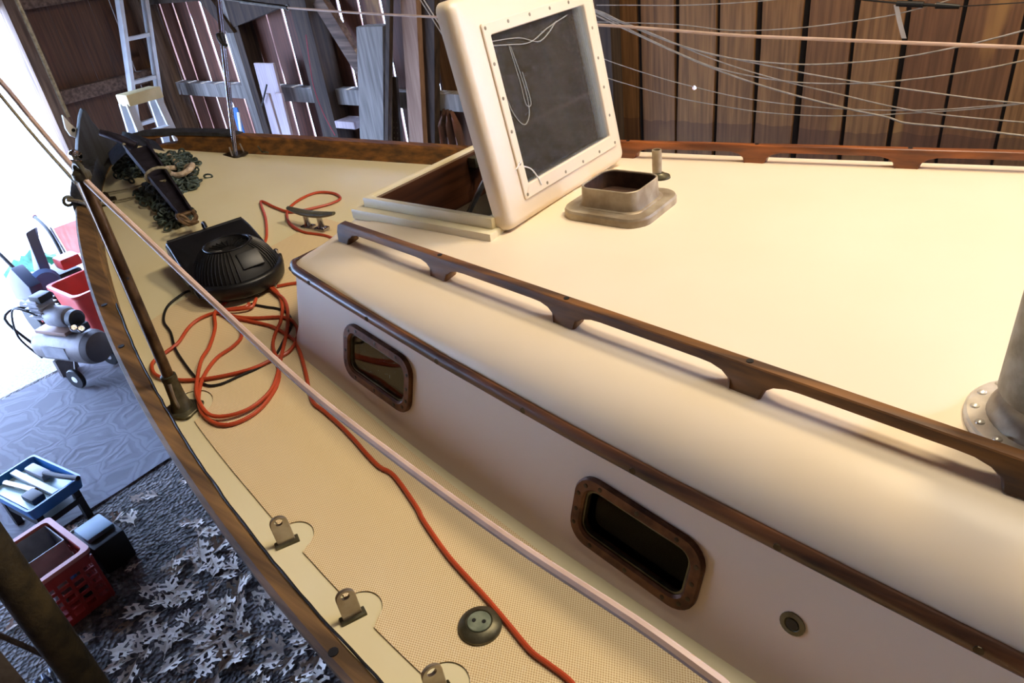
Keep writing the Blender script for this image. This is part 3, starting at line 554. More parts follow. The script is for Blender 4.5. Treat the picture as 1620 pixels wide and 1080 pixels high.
# toe rails
for s in (-1, 1):
    b = NB(); rows = []
    for x in XS:
        yi = YI(x); w = W0(x); z = ZD(x); dx = 1e-3
        t = V((1, (YI(x + .01) - YI(x - .005)) / .015, 0)).normalized(); nx, ny = -t.y, t.x
        prof = [(0, -.02), (0, .07), (.006, .078), (w - .010, .078), (w - .002, .071), (w - .001, .062), (w - .012, .040), (w * .45, -.008), (w * .3, -.02)]
        rows.append([(x + nx * d * .8, s * max(yi + ny * d, 0.0 if x > -2.24 else 0), z + h) for d, h in prof])
    grid(b, rows, cyc=True); b.faces.new([v for v in b.verts][-9:])
    tr = obj('toe_rail', b, m_rail if s < 0 else m_teakd, boat)
    if s > 0:
        cb = NB(); lo = rrect(.12, .034, .015)
        prism(cb, [(-2.165 + p, -.2, ZD(-2.15) + .052 + q - p * .0) for p, q in lo], (0, 1.0, 0))
        bmesh.ops.translate(cb, verts=cb.verts[:], vec=-V(boat['origin'])); 
        tr.parent = None; cut(tr, [cb]); tr.parent = boat
    if s < 0:
        b = NB(); tube(b, [(x, -(YI(x) - .0015 + .002 * random.random()), ZD(x) + .0755 + .002 * random.random()) for x in [-1.0 + .03 * i for i in range(68)]], .0026, 6); obj('caulk_seam', b, m_black, tr)
    # bung holes along the cap
    for x in ([-1.02, -.78, .33] if s < 0 else []):
        p = V((x, s * (YI(x) + W0(x) * .55), ZD(x) + .0785)); bb = NB(); lathe(bb, [(.008, -.004), (.008, .0012)], p, None, 10); obj('screw_hole', bb, m_black, tr)
# raised chock on the starboard bow
b = NB(); rows = []
for i in range(15):
    x = -2.235 + .34 * i / 14; y = YI(x); z = ZD(x) + .076; h = .012 * min(1, (14 - i) / 2)
    rows.append([(x, y - .004, z), (x, y - .004, z + h + .003), (x, y + .06, z + h + .003), (x, y + .06, z)])
grid(b, rows, cyc=True); b.faces.new([v for v in b.verts][:4]); b.faces.new([v for v in b.verts][-4:]); obj('bow_chock', b, m_stem, boat)
b = NB(); rows = []
for i in range(21):
    x = -2.246 + .52 * i / 20; y = -YI(x); z = ZD(x); f = min(1, (20 - i) / 4); t = V((1, -(YI(x + .02) - YI(x - .003)) / .023, 0)).normalized(); n_ = V((t.y, -t.x, 0))
    if n_.y > 0: n_ = -n_
    c_ = V((x, y, z)); rows.append([c_ - n_ * .004 + V((0, 0, .01)), c_ - n_ * .004 + V((0, 0, .078 + .012 * f)), c_ + n_ * (.066 + .008 * f) + V((0, 0, .078 + .012 * f)), c_ + n_ * (.066 + .01 * f) + V((0, 0, .0))])
grid(b, rows, cyc=True); vv = [v for v in b.verts]; b.faces.new(vv[:4]); b.faces.new(vv[-4:]); bevel(b, .006, 2, .8); obj('bow_chock', b, m_stem, boat, label='dark weathered capping on the port bow')
# stem head
b = NB(); prism(b, D['stem'], (-.09, .03, 0)); bevel(b, .008, 2, .8); st = obj('stem_head', b, m_stem, boat, label='dark weathered wooden stem head')
b = NB(); prism(b, D['stem_plate'], (-.012, 0, 0)); obj('stem_plate', b, m_white, st, label='pale plate with a round hole')
hp = V(D['stem_plate'][0]).lerp(V(D['stem_plate'][3]), .62); b = NB(); lathe(b, [(.007, -.001), (.007, .003)], hp, Matrix.Rotation(math.pi / 2, 3, 'Y'), 12); obj('plate_hole', b, m_black, st)
b = NB()
for p in D['fairlead']:
    lathe(b, [(.008, -.022), (.02, -.018), (.024, 0), (.02, .018), (.008, .022)], V(p) + V((.02, -.012, 0)), Matrix.Rotation(math.pi / 2, 3, 'Y'), 16)
obj('bow_roller', b, m_chrome, st, label='blue-grey shiny bow rollers')
b = NB(); tube(b, [V(p) + V((0, 0, .004)) for p in D['rail_rope']], .007, 8, 5); obj('rope_lashing', b, m_rope2, st)
b = NB(); p = V(D['rail_rope'][0]); tube(b, [p + V((0, .016 * math.cos(a), .016 * math.sin(a))) for a in [i * .5236 for i in range(12)]], .006, 8, 0, None, True); obj('rail_ring', b, m_bronze2, boat)
# cabin trunk
def trunk_plan(off_z):
    # outline points at trim height, port stern -> bow -> starboard stern
    P = []
    for i in range(40): 
        x = 1.9 - (1.9 + .40) * i / 39; P.append((x, wally(x, trimz(x))))
    yc = wally(-.4, trimz(-.4))
    for k in range(1, 9):
        a = math.pi / 2 * k / 9; r = .062
        P.append((-.4 - r * math.sin(a), yc - .008 * k / 9 - r * .9 * (1 - math.cos(a))))
    for k in range(1, 13): 
        t = k / 12; y = (yc - .075) * (1 - t); P.append((-.462 - .055 * (1 - (y / (yc - .075)) ** 2) , y))
    return [(x, -y) for x, y in P] + [(x, y) for x, y in P[-2::-1]]
TP = trunk_plan(0)
def outn(i):
    a = V(TP[max(i - 1, 0)] + (0,)); c = V(TP[min(i + 1, len(TP) - 1)] + (0,)); t = (c - a).normalized(); return V((-t.y, t.x, 0)) * -1
def tz(i):
    x, y = TP[i]; return trimz(x)
nn = [outn(i) for i in range(len(TP))]
for i in range(len(TP)):
    if nn[i].dot(V((TP[i][0] - .5, TP[i][1], 0))) < 0 and TP[i][0] < 1.5: nn[i] = -nn[i]
    if TP[i][0] >= 1.5: nn[i] = V((0, math.copysign(1, TP[i][1]), 0))
b = NB()
def wallpt(i, z, off=0.):
    x, y = TP[i]; p = V((x, y, z)) + nn[i] * (.2217 * (tz(i) - z) + off); return p
top = []; lv = []
for i in range(len(TP)):
    zb = deckz(TP[i][0], TP[i][1]) - .01; t0 = tz(i)
    o1 = [wallpt(i, t0 - (t0 - zb) * k / 8, (.0 if k < 7 else (.006 if k == 7 else .022))) for k in range(9)]
    i1 = [wallpt(i, zb, -.03), wallpt(i, t0, -.03)]
    lv.append(o1 + i1)
grid(b, lv, cyc=True); m_ = len(lv[0]); allv = [v for v in b.verts]; b.faces.new(allv[:m_]); b.faces.new(allv[-m_:])
trunk = obj('cabin_trunk', b, m_wall, boat, ang=.9)
# port-light openings
WN = []
for xc in (-.0928, .6078):
    zc = -.1787 - .0886 * xc; yc = -wally(xc, zc)
    ux = V((1, -.1437 + .2217 * -.0886 * -1 * -1, -.0886)).normalized(); nrm = V((.1437, 1, -.2217)).normalized() * -1
    ux = (ux - nrm * ux.dot(nrm)).normalized(); uz = ux.cross(nrm) * -1
    if uz.z < 0: uz = -uz
    WN.append((V((xc, yc, zc)), ux, uz, nrm))
cs = []
for c, ux, uz, nr in WN:
    cb = NB(); prism(cb, [c + ux * p + uz * q + nr * .1 - V(boat['origin']) for p, q in rrect(.212, .098, .026)], nr * -.25); cs.append(cb)
trunk.parent = None; cut(trunk, cs); trunk.parent = boat
for wi, (c, ux, uz, nr) in enumerate(WN):
    b = NB(); P = lambda w, h, r, d: [c + ux * p + uz * q + nr * d for p, q in rrect(w, h, r)]
    ringsolid(b, [P(.254, .140, .042, -.002), P(.254, .140, .042, .006), P(.248, .134, .039, .010), P(.216, .102, .028, .010), P(.208, .094, .024, .006), P(.208, .094, .024, -.02)])
    fr = obj('portlight', b, m_bronze, boat, label=['brown framed portlight with a hazy pane and dark band', 'brown framed portlight with a deep dark opening'][wi])
    b = NB(); prism(b, P(.209, .095, .024, .0 if wi == 0 else -.012), nr * -.004); obj('window_pane', b, m_pane if wi == 0 else m_pane2, fr)
    b = NB(); ringsolid(b, [P(.21, .096, .024, -.004), P(.21, .096, .024, .0035), P(.2, .086, .02, .0035), P(.2, .086, .02, -.004)]); obj('gasket', b, m_bronze2, fr)
    if wi == 0:   # curtain behind the glass
        b = NB(); grid(b, [[c + ux * (-.14 + .28 * i / 40) + uz * (.075 - .15 * j) + nr * (-.045 + .006 * math.sin(i * 1.7)) for i in range(41)] for j in (0, 1)]); obj('curtain', b, M('olive_curtain', '#6f6e55', .9, 0, '#4f4e3a', scale=20., stretch=(4, 4, 1)), fr)
    for p, q in rrect(.232, .118, .034, 2):
        pass
    sc = [(-.075, .059), (0, .059), (.075, .059), (-.075, -.059), (0, -.059), (.075, -.059), (-.116, .028), (-.116, -.005), (-.116, -.034), (.116, .034), (.116, 0), (.116, -.03), (-.104, .05), (.104, -.05)]
    for p, q in sc:
        b = NB(); lathe(b, [(.0042, -.002), (.0042, .0008), (.002, .0012)], c + ux * p + uz * q + nr * .0098, frame_rot(ux, uz), 10); obj('screw', b, m_screw, fr, smooth=False)
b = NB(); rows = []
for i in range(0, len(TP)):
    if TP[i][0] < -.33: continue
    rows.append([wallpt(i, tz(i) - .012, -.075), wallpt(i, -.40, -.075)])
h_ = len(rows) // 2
grid(b, rows[:h_]); grid(b, rows[h_:]); bmesh.ops.solidify(b, geom=b.faces[:], thickness=.006); obj('shade_lining', b, m_dark, boat)  # black sheets added behind the portlights, standing in for shade inside
# drain hole
c = V(D['drain'][0]); nr = WN[1][3]; R_ = frame_rot(WN[1][1], WN[1][2])
b = NB(); lathe(b, [(.018, -.002), (.018, .002), (.011, .003), (.009, .001)], c, R_, 20); dh = obj('drain_fitting', b, m_bronze2, boat)
b = NB(); lathe(b, [(.0085, .0015), (.0085, .0032)], c, R_, 16); obj('drain_hole', b, m_black, dh)
# moulding round the trunk
b = NB(); rows = []
for i in range(len(TP)):
    z = tz(i); up = V((0, 0, 1)); q = wallpt(i, z); n_ = nn[i]
    pr = [(-.004, .012), (.004, .014), (.010, .010), (.013, .003), (.013, -.006), (.009, -.012), (-.004, -.014)]
    rows.append([q + n_ * a + up * c_ for a, c_ in pr])
grid(b, rows, cyc=True); mo = obj('cabin_moulding', b, m_rub, boat, label='dark wooden moulding round the cabin edge')
for i in range(2, 46, 4):
    q = wallpt(i, tz(i)) + nn[i] * .0128
    bb = NB(); lathe(bb, [(.006, -.003), (.006, .001)], q, frame_rot(V((1, 0, 0)), V((0, 0, 1))), 10); obj('screw_hole', bb, m_screw, mo)
# roof: crowned top, rounded shoulder down to the moulding
b = NB(); rows = []; SH = 7
for i in range(len(TP)):
    x, y = TP[i]; s = math.copysign(1, y) if y else 1; z0 = tz(i) + .0
    front = sm(-.36, -.47, x)
    if x > -.40: sx_, sy_ = x, s * raily(x)
    else:
        n_ = nn[i]; wsh = .14 + (.055 - .14) * sm(0, .06, -(x + .40)) ; sx_, sy_ = x - n_.x * wsh, y - n_.y * wsh
        sy_ = clamp(-raily(-.40), raily(-.40), sy_)
    zi = roofz(sx_, sy_) - .006 * front; row = []
    for k in range(SH + 1):
        a = math.pi / 2 * k / SH; f = math.cos(a)       # k=0 outer edge
        g = math.sin(a)
        px = sx_ + (x - sx_) * f; py = sy_ + (y - sy_) * f; row.append((px, py, zi - (zi - z0) * (1 - g)))
    cx_ = max(sx_, -.36 + .0); 
    for k in range(1, 9):
        t = k / 8; px = sx_ + (cx_ - sx_) * t; py = sy_ * (1 - t); row.append((px, py, roofz(px, py) - .006 * front * (1 - t)))
    rows.append(row)
topv = grid(b, rows)
low = [[b.verts.new(v.co - V((0, 0, .028))) for v in r] for r in topv]
for A, B in zip(low, low[1:]):
    for k in range(len(A) - 1): b.faces.new((A[k], B[k], B[k + 1], A[k + 1]))
for i in range(len(topv) - 1): b.faces.new((topv[i][0], low[i][0], low[i + 1][0], topv[i + 1][0]))
for r, l in ((topv[0], low[0]), (topv[-1], low[-1])):
    for k in range(len(r) - 1): b.faces.new((r[k], r[k + 1], l[k + 1], l[k]))
bmesh.ops.remove_doubles(b, verts=b.verts[:], dist=2e-4)
bmesh.ops.dissolve_degenerate(b, edges=b.edges[:], dist=1e-5)
roof = obj('coach_roof', b, m_roof, boat, ang=.7)
HX0, HX1, HY0, HY1 = -.437, .002, -.236, .300
cb = NB(); box(cb, V(((HX0 + HX1) / 2, (HY0 + HY1) / 2, 0)) - V(boat['origin']), (HX1 - HX0 - .05, HY1 - HY0 - .05, .3))
roof.parent = None; cut(roof, [cb]); roof.parent = boat
# handrails
def handrail(s, feet):
    x0 = feet[0]; x1 = feet[-1]; L, h, t = .026, .046, .028
    prof = [(x0 - .025, -.006), (x0 - .027, .022), (x0 - .02, .040), (x0 - .004, .048)]
    prof += [(x1 + .004, .048), (x1 + .02, .040), (x1 + .027, .022), (x1 + .025, -.006)]
    und = []
    for i in range(len(feet) - 1, -1, -1):
        f = feet[i]; last = (i == len(feet) - 1)
        if not last:
            und += [(f + L + .055, t), (f + L + .035, t - .001), (f + L + .016, t - .006), (f + L + .005, t - .014), (f + L, 0), (f + L - .001, -.006)]
        if i > 0:
            und += [(f - L + .001, -.006), (f - L, 0), (f - L - .005, t - .014), (f - L - .016, t - .006), (f - L - .035, t - .001), (f - L - .055, t)]
    poly = prof + und
    b = NB(); ang = math.atan(.1503)
    A = [V((x, s * (raily(x) - .015), z)) for x, z in poly]
    d = V((-math.sin(ang) * .0, s * .030, 0))
    prism(b, A, d)
    for v in b.verts:
        yc = s * raily(v.co.x); k_ = 1.15 - .42 * clamp(0, 1, v.co.z / .03); v.co.y = yc + (v.co.y - yc) * k_
    bmesh.ops.recalc_face_normals(b, faces=b.faces[:])
    b.normal_update(); bevel(b, .005, 3, .9)
    o = obj('handrail', b, m_teak if s > 0 else m_teakd, boat, ang=.5)
    for f in feet[1:-1]:
        bb = NB(); lathe(bb, [(.0055, -.004), (.0055, .0012)], (f, s * raily(f), .048), None, 10); obj('plug_hole', bb, m_black, o)
FEET = [-.375] + [(.36 * i) for i in range(0, 6)]
handrail(-1, FEET); handrail(1, FEET)
# hatch
hc = V((HX0 / 2 + HX1 / 2, .02, 0)); hw, hl = HY1 - HY0, HX1 - HX0
def hl_(x0, x1, y0, y1, z): return [(x0, y0, z), (x1, y0, z), (x1, y1, z), (x0, y1, z)]
b = NB(); ringsolid(b, [hl_(HX0 - .026, HX1 + .012, HY0 - .026, HY1 + .026, .006), hl_(HX0 - .026, HX1 + .012, HY0 - .026, HY1 + .026, .034), hl_(HX0 + .02, HX1 - .02, HY0 + .02, HY1 - .02, .034), hl_(HX0 + .02, HX1 - .02, HY0 + .02, HY1 - .02, .0)])
bevel(b, .003, 2, .5); hatch = obj('hatch', b, m_coam, boat, label='cream square forehatch standing open')
b = NB(); ringsolid(b, [hl_(HX0, HX1, HY0, HY1, .030), hl_(HX0, HX1, HY0, HY1, .060), hl_(HX0 + .018, HX1 - .018, HY0 + .018, HY1 - .018, .060), hl_(HX0 + .018, HX1 - .018, HY0 + .018, HY1 - .018, .02)])
bevel(b, .004, 2, .5); obj('coaming', b, m_coam, hatch)
b = NB(); ringsolid(b, [hl_(HX0 + .0185, HX1 - .0185, HY0 + .0185, HY1 - .0185, .052), hl_(HX0 + .032, HX1 - .032, HY0 + .032, HY1 - .032, .052), hl_(HX0 + .032, HX1 - .032, HY0 + .032, HY1 - .032, -.09), hl_(HX0 + .0185, HX1 - .0185, HY0 + .0185, HY1 - .0185, -.09)])
obj('liner', b, m_liner, hatch, label='dark varnished wooden liner')
# lid
T = 1.398; ho = V((.045, 0, .026)); ax = V((-math.cos(T), 0, math.sin(T))); ln = V((math.sin(T), 0, math.cos(T))); ay = V((0, 1, 0))
LY0, LY1, LV = -.222, .326, .503; LT = .042
def lp(y, v, d=0.): return ho + ay * y + ax * v + ln * d
def lrr(y0, y1, v0, v1, r, d, n=6): 
    return [lp((y0 + y1) / 2 + p, (v0 + v1) / 2 + q, d) for p, q in rrect(y1 - y0, v1 - v0, r, n)]
G = (-.126, .263, .080, .420)   # clear opening
b = NB()
ringsolid(b, [lrr(LY0, LY1, 0, LV, .022, -LT), lrr(LY0, LY1, 0, LV, .022, -.022), lrr(LY0 + .003, LY1 - .003, .003, LV - .003, .022, -.011), lrr(LY0 + .010, LY1 - .010, .010, LV - .010, .02, -.003), lrr(LY0 + .02, LY1 - .02, .02, LV - .02, .015, 0),
              lrr(*G, .004, 0), lrr(*G, .004, -.018), lrr(LY0 + .016, LY1 - .016, .016, LV - .016, .012, -.018), lrr(LY0 + .014, LY1 - .014, .014, LV - .014, .012, -LT)])
lid = obj('hatch_lid', b, m_hatch, hatch, ang=.8)
FRM = (-.146, .286, .052, .442)
b = NB(); ringsolid(b, [lrr(*FRM, .006, -.001), lrr(*FRM, .006, .0035), lrr(FRM[0] + .002, FRM[1] - .002, FRM[2] + .002, FRM[3] - .002, .005, .005), lrr(G[0] + .002, G[1] - .002, G[2] + .002, G[3] - .002, .004, .005), lrr(G[0] + .004, G[1] - .004, G[2] + .004, G[3] - .004, .004, .003), lrr(G[0] + .004, G[1] - .004, G[2] + .004, G[3] - .004, .004, -.004)])
obj('pane_frame', b, m_hatch, hatch)
b = NB(); prism(b, lrr(G[0] - .004, G[1] + .004, G[2] - .004, G[3] + .004, .004, -.012), ln * .006); obj('hatch_pane', b, m_acrylic, hatch, label='clear scratched acrylic pane')
Rl = frame_rot(ay, ax); ins = .010; sp = []
for k in range(6):
    y = FRM[0] + ins + (FRM[1] - FRM[0] - 2 * ins) * k / 5; sp += [(y, FRM[2] + ins), (y, FRM[3] - ins)]
for k in range(1, 5):
    v = FRM[2] + ins + (FRM[3] - FRM[2] - 2 * ins) * k / 5; sp += [(FRM[0] + ins, v), (FRM[1] - ins, v)]
for y, v in sp:
    b = NB(); lathe(b, [(.0042, -.001), (.0042, .0006), (.0022, .0014)], lp(y, v, .0048), Rl, 8); obj('screw', b, m_lidscrew, hatch, smooth=False)
# cobwebs and stray threads behind the pane
b = NB()
for pts in ([(-.15, .40), (-.06, .385), (.02, .375), (.10, .392), (.19, .405)], [(-.14, .405), (-.02, .392), (.06, .37), (.14, .40)], [(-.13, .40), (-.12, .33), (-.105, .25), (-.075, .21), (-.045, .23), (-.04, .29), (-.055, .38)], [(-.06, .385), (-.052, .30), (-.05, .25), (-.03, .25), (-.035, .32)]):
    tube(b, [lp(y, v, -.0045) for y, v in pts], .0009, 5, 6)
obj('cobweb', b, m_web, hatch)
b = NB(); tube(b, [lp(-.128, .128, .002), lp(-.10, .112, .004), lp(-.085, .085, .006), lp(-.08, .066, .007)], .0016, 6, 5); tube(b, [lp(-.155, .128, .005), lp(-.128, .142, .006)], .0016, 6); obj('loose_thread', b, m_white, hatch)
b = NB(); tube(b, [lp(.192, .155, -.02), V((-.02, .255, .07)), V((-.14, .26, .03))], .006, 8); obj('stay_rod', b, m_bronze2, hatch)
b = NB(); p0 = V(D['strut'][0]); p1 = V(D['strut'][1]); t_ = (p1 - p0); mid = (p0 + p1) / 2
box(b, mid, (t_.length, .024, .006), frame_rot(t_, V((0, 1, 0)))); bevel(b, .002); su = obj('strut', b, m_iron, hatch)
b = NB(); box(b, (HX0 + .05, .19, .03), (.03, .06, .03)); lathe(b, [(.012, 0), (.014, .02), (.006, .03)], (HX0 + .07, .19, .01), Matrix.Rotation(1.2, 3, 'Y'), 12); tube(b, [(HX0 + .07, .19, .02), (HX0 + .09, .18, -.03)], .004, 8); bevel(b, .003); obj('latch', b, m_bronze2, hatch)
# square deck vent
vc = V((.208, .000, 0)); vz = roofz(.2, 0); va = 0
def vl(w, h, r, z): return [vc + V((p, q, z)) for p, q in rrect(w, h, r, 6)]
b = NB(); ringsolid(b, [vl(.225, .212, .05, vz - .012), vl(.225, .212, .05, vz + .014), vl(.219, .206, .047, vz + .019), vl(.195, .182, .04, vz + .019), vl(.16, .148, .03, vz + .019), vl(.14, .128, .02, vz + .010), vl(.14, .128, .02, vz - .012)])
vent = obj('deck_vent', b, m_iron, boat, ang=.35, label='square rusty metal deck vent collar')
b = NB(); ringsolid(b, [vl(.172, .160, .036, vz + .018), vl(.168, .156, .036, vz + .021), vl(.158, .146, .034, vz + .022), vl(.152, .140, .03, vz + .032), vl(.150, .138, .03, vz + .066), vl(.146, .134, .029, vz + .0675), vl(.142, .130, .028, vz + .066), vl(.140, .128, .027, vz + .018)])
obj('vent_collar', b, m_iron, vent, ang=.7)
b = NB(); prism(b, vl(.141, .129, .026, vz + .022), (0, 0, .003)); obj('vent_bottom', b, m_ironin, vent)
b = NB(); ringsolid(b, [vl(.1415, .1295, .0275, vz + .023), vl(.1415, .1295, .0275, vz + .0635), vl(.139, .127, .0265, vz + .0635), vl(.139, .127, .0265, vz + .023)]); obj('vent_lining', b, m_ironin, vent)
# small pipe
b = NB(); pc = V((.185, .235, roofz(.185, .235))); lathe(b, [(.0125, -.003), (.0125, .073), (.0095, .073), (.0095, .055)], pc, None, 20); pi_ = obj('pipe_fitting', b, m_iron, boat)
b = NB(); lathe(b, [(.03, -.003), (.028, .006), (.016, .011), (.0125, .014)], pc + V((.008, -.004, 0)), None, 20); obj('pipe_flange', b, m_bronze2, pi_)
# round flue with riveted flange at the right
fc = V((1.095, -.449, roofz(1.095, -.449)))
b = NB(); lathe(b, [(.104, -.004), (.104, .004), (.101, .007), (.080, .009), (.066, .014)], fc, None, 48, cap=False); fl = obj('stove_flue', b, m_alum, boat, label='round metal flue with a riveted flange')
b = NB(); lathe(b, [(.080, .008), (.078, .018), (.072, .030), (.066, .036), (.060, .040), (.060, .07)], fc, None, 40); obj('flue_collar', b, m_iron, fl)
b = NB(); lathe(b, [(.070, .05), (.074, .048), (.074, .215), (.071, .218), (.067, .215), (.067, .05)], fc, None, 40, cap=False); obj('flue_pipe', b, m_pewter, fl)
for k in range(16):
    a = 2 * math.pi * k / 16 + .1; b = NB(); lathe(b, [(.0062, 0), (.0055, .0025), (.003, .004), (.0005, .0045)], fc + V((.0915 * math.cos(a), .0915 * math.sin(a), .0075)), None, 12); obj('rivet', b, m_alum, fl)
# deck filler cap
p = V(D['filler'][0]) + V((0, 0, .003)); b = NB(); lathe(b, [(.036, -.003), (.036, .004), (.032, .009), (.022, .0125), (.0205, .011), (.0005, .011)], p, None, 40); fi = obj('deck_filler', b, m_bronze2, boat)
b = NB(); lathe(b, [(.0195, .010), (.0195, .0125), (.0185, .0135), (.0005, .0135)], p, None, 32); obj('filler_cap', b, M('verdigris_cap', '#8a9480', .5, .4, '#6a7464', scale=60.), fi)
for q in (-.0085, .0085):
    b = NB(); lathe(b, [(.0035, 0), (.0035, .0142)], p + V((q * .9, q * .4, 0)), None, 10); obj('key_hole', b, m_black, fi)
# chainplates
for c in D['chainplates']:
    c = V(c); w = .033; b = NB(); th = .006
    dirx = V((.55, .83, 0)).normalized() if False else V((.10, 1, 0)).normalized()
    t = V((1, -(YI(c.x + .05) - YI(c.x - .05)) / .1, 0)).normalized()
    nI = V((-t.y, t.x, 0)); u = (t * .25 + nI * 1.).normalized(); up = (V((0, 0, 1)) + nI * -.02).normalized()
    pts = [(-w / 2, -.01), (w / 2, -.01), (w / 2, .045)] + [(w / 2 * math.cos(a), .052 + w / 2 * math.sin(a) * 1.05) for a in [math.pi * k / 10 for k in range(11)]] + [(-w / 2, .045)]
    hole = [(.008 * math.cos(2 * math.pi * k / 14), .056 + .008 * math.sin(2 * math.pi * k / 14)) for k in range(14)]
    nd = u.cross(up)
    prism(b, [c + u * p + up * q for p, q in pts], nd * th); o = None
    bevel(b, .0012, 1, .6); cp = obj('chainplate', b, m_steel, boat, label='upright steel chainplate with a hole')
    cb = NB(); prism(cb, [c + u * p + up * q - nd * .02 - V(boat['origin']) for p, q in hole], nd * .05); cp.parent = None; cut(cp, [cb]); cp.parent = boat
    b = NB(); box(b, c + nd * .003 + V((0, 0, .001)), (.045, .018, .008), frame_rot(u, nd)); bevel(b, .002); obj('base_plate', b, m_bronze2, cp)
# cover patch round the fittings is bare deck; stanchion
s0, s1 = map(V, D['stanchion']); pl = s0 + V((0, 0, .001))
b = NB(); R_ = Z(.35)
prism(b, [pl + R_ @ V((p, q, 0)) for p, q in rrect(.086, .07, .014)], (0, 0, .006)); bevel(b, .0015, 1, .6); sb = obj('stanchion', b, m_bronze2, boat, label='brown tarnished stanchion by the port rail')
b = NB(); lathe(b, [(.026, .004), (.022, .02), (.0185, .035), (.0165, .085), (.0175, .088), (.0175, .10), (.0135, .102)], s0, None, 24); obj('stanchion_base', b, m_bronze2, sb)
b = NB(); tube(b, [s0 + V((.014, -.012, .02)), s0 + V((.02, -.016, .05)), s0 + V((.014, -.010, .085))], .0045, 8, 4); obj('split_pin', b, m_steel, sb)
b = NB(); tube(b, [s0 + V((0, 0, .06)), s0.lerp(s1, .5), s1], .0125, 16, 0, .0115); obj('tube', b, m_tube, sb)
b = NB(); lathe(b, [(.0125, 0), (.017, .006), (.017, .016), (.009, .024)], s1 - V((0, 0, .006)), None, 16); tube(b, [s1 + V((.018 * math.cos(a), 0, .012 + .018 * math.sin(a))) for a in [i * .628 for i in range(10)]], .005, 8, 0, None, True); obj('end_eye', b, m_bronze2, sb)
b = NB(); lathe(b, [(.003, -.001), (.003, .001)], s0.lerp(s1, .62) + V((.0118, -.002, 0)), Matrix.Rotation(math.pi / 2, 3, 'Y'), 10); obj('pin_hole', b, m_black, sb)
# chromed pole at the starboard bow
q0, q1, q2 = map(V, D['pole']); b = NB(); prism(b, [q0 + V((p, q, 0)) for p, q in rrect(.10, .075, .012)], (0, 0, .010)); bevel(b, .002, 1, .6); po = obj('pulpit_post', b, m_screw, boat, label='chromed double post on the starboard bow')
dv = (q2 - q0).normalized(); sd = dv.cross(V((1, .3, 0))).normalized()
q3 = q0 + dv * 2.2
for s in (-1, 1):
    b = NB(); tube(b, [q0 + sd * s * .004, q3 + sd * s * .012], .0075, 12); obj('post_tube', b, m_chrome, po)
h = V(D['pole_hook'][0]); b = NB(); tube(b, [h + V((0, -.012, .015)), h + V((.012, -.02, 0)), h + V((.012, -.01, -.02)), h + V((.01, .01, -.03))], .007, 8, 4); lathe(b, [(.014, -.02), (.016, 0), (.014, .02)], h, None, 14); obj('clamp', b, m_black, po)
for s in (-.028, .03):
    b = NB(); tube(b, [q0 + V((.02, s, .008)), q0 + V((.015, s * .9, .045))], .0035, 8); obj('pin', b, m_steel, po)
b = NB(); e = q0 + V((.11, .06, .0)); tube(b, [e + V((-.02, 0, .03)), e + V((-.01, .005, .005)), e + V((.02, 0, .006)), e + V((.03, -.01, .012)), e + V((.045, .0, .006))], .0035, 8, 5); obj('wire_end', b, m_bronze2, po)
# cleat on the foredeck
e0, e1 = map(V, D['cleat_ends']); mid = (e0 + e1) / 2; ux = (e1 - e0); ux.z = 0; L_ = ux.length * .5 + .01; ux.normalize(); zc = deckz(mid.x, mid.y)
b = NB(); P = []
for k in range(13):
    t = -1 + k / 6; P.append((mid.x, mid.y, 0))
rows = []
for k in range(17):
    t = -1 + k / 8; c_ = V((mid.x, mid.y, zc + .052 + .012 * t * t)) + ux * (L_ * t); r = .0145 * (1 - .5 * t * t); side = ux.cross(V((0, 0, 1)))
    rows.append([c_ + side * (r * 1.15 * math.cos(a)) + V((0, 0, r * .8 * math.sin(a))) for a in [2 * math.pi * j / 10 for j in range(10)]])
vs = grid(b, rows, cyc=True); b.faces.new(vs[0]); b.faces.new(vs[-1]); cl = obj('mooring_cleat', b, M('cleat_bronze', '#7c7a66', .4, .6, '#5c5846', scale=20.), boat)
for s in (-1, 1):
    f = V((mid.x, mid.y, zc)) + ux * (s * .032); b = NB(); box(b, f + V((0, 0, .004)), (.045, .032, .01), frame_rot(ux, V((0, 0, 1)).cross(ux))); lathe(b, [(.013, .006), (.009, .02), (.009, .05)], f, None, 14); bevel(b, .002, 1, .8); obj('cleat_foot', b, m_chrome, cl)
# ------------------------------------------------------------------ loose gear on the boat
# black blower / heater
u = V((-.965, .263, 0)).normalized(); w = V((.263, .965, 0)).normalized(); fcn = V((-.845, -.425, 0)); fz = deckz(-.85, -.43) + .004
fan = thing('floor_fan', 'black domed floor fan lying on the foredeck beside the cabin', 'fan', (fcn.x, fcn.y, fz))
def fp(a, c_, z): return fcn + u * a + w * c_ + V((0, 0, fz + z))
def ztop(a): return .050 + .062 * sm(.02, .24, a)
def fan_out(sc, back, z, top=True):
    o = []; r = .132 * sc
    def q(a, c_): o.append(fp(a, c_, (ztop(a) + z) if top else z))
    for k in range(25): a = -math.pi / 2 + math.pi * k / 24; q(-r * math.cos(a), r * math.sin(a))
    for t in (.2, .4, .6, .8, 1.): q(back * t, r * (1 - .06 * t))
    for t in (.6, .2, -.2, -.6): q(back * (1 + .02 * (1 - t * t)), r * .94 * t)
    for t in (1., .8, .6, .4, .2): q(back * t, -r * (1 - .06 * t))
    return o
b = NB(); lo = [fan_out(.88, .20, .0, False), fan_out(.97, .225, .010, False), fan_out(1., .235, -.022), fan_out(1., .240, -.006), fan_out(.975, .236, .0), fan_out(.9, .22, .002), fan_out(.55, .14, .0)]
vs = grid(b, lo, cyc=True); b.faces.new(vs[0]); b.faces.new(vs[-1]); obj('fan_housing', b, m_blackpl, fan, ang=.9)
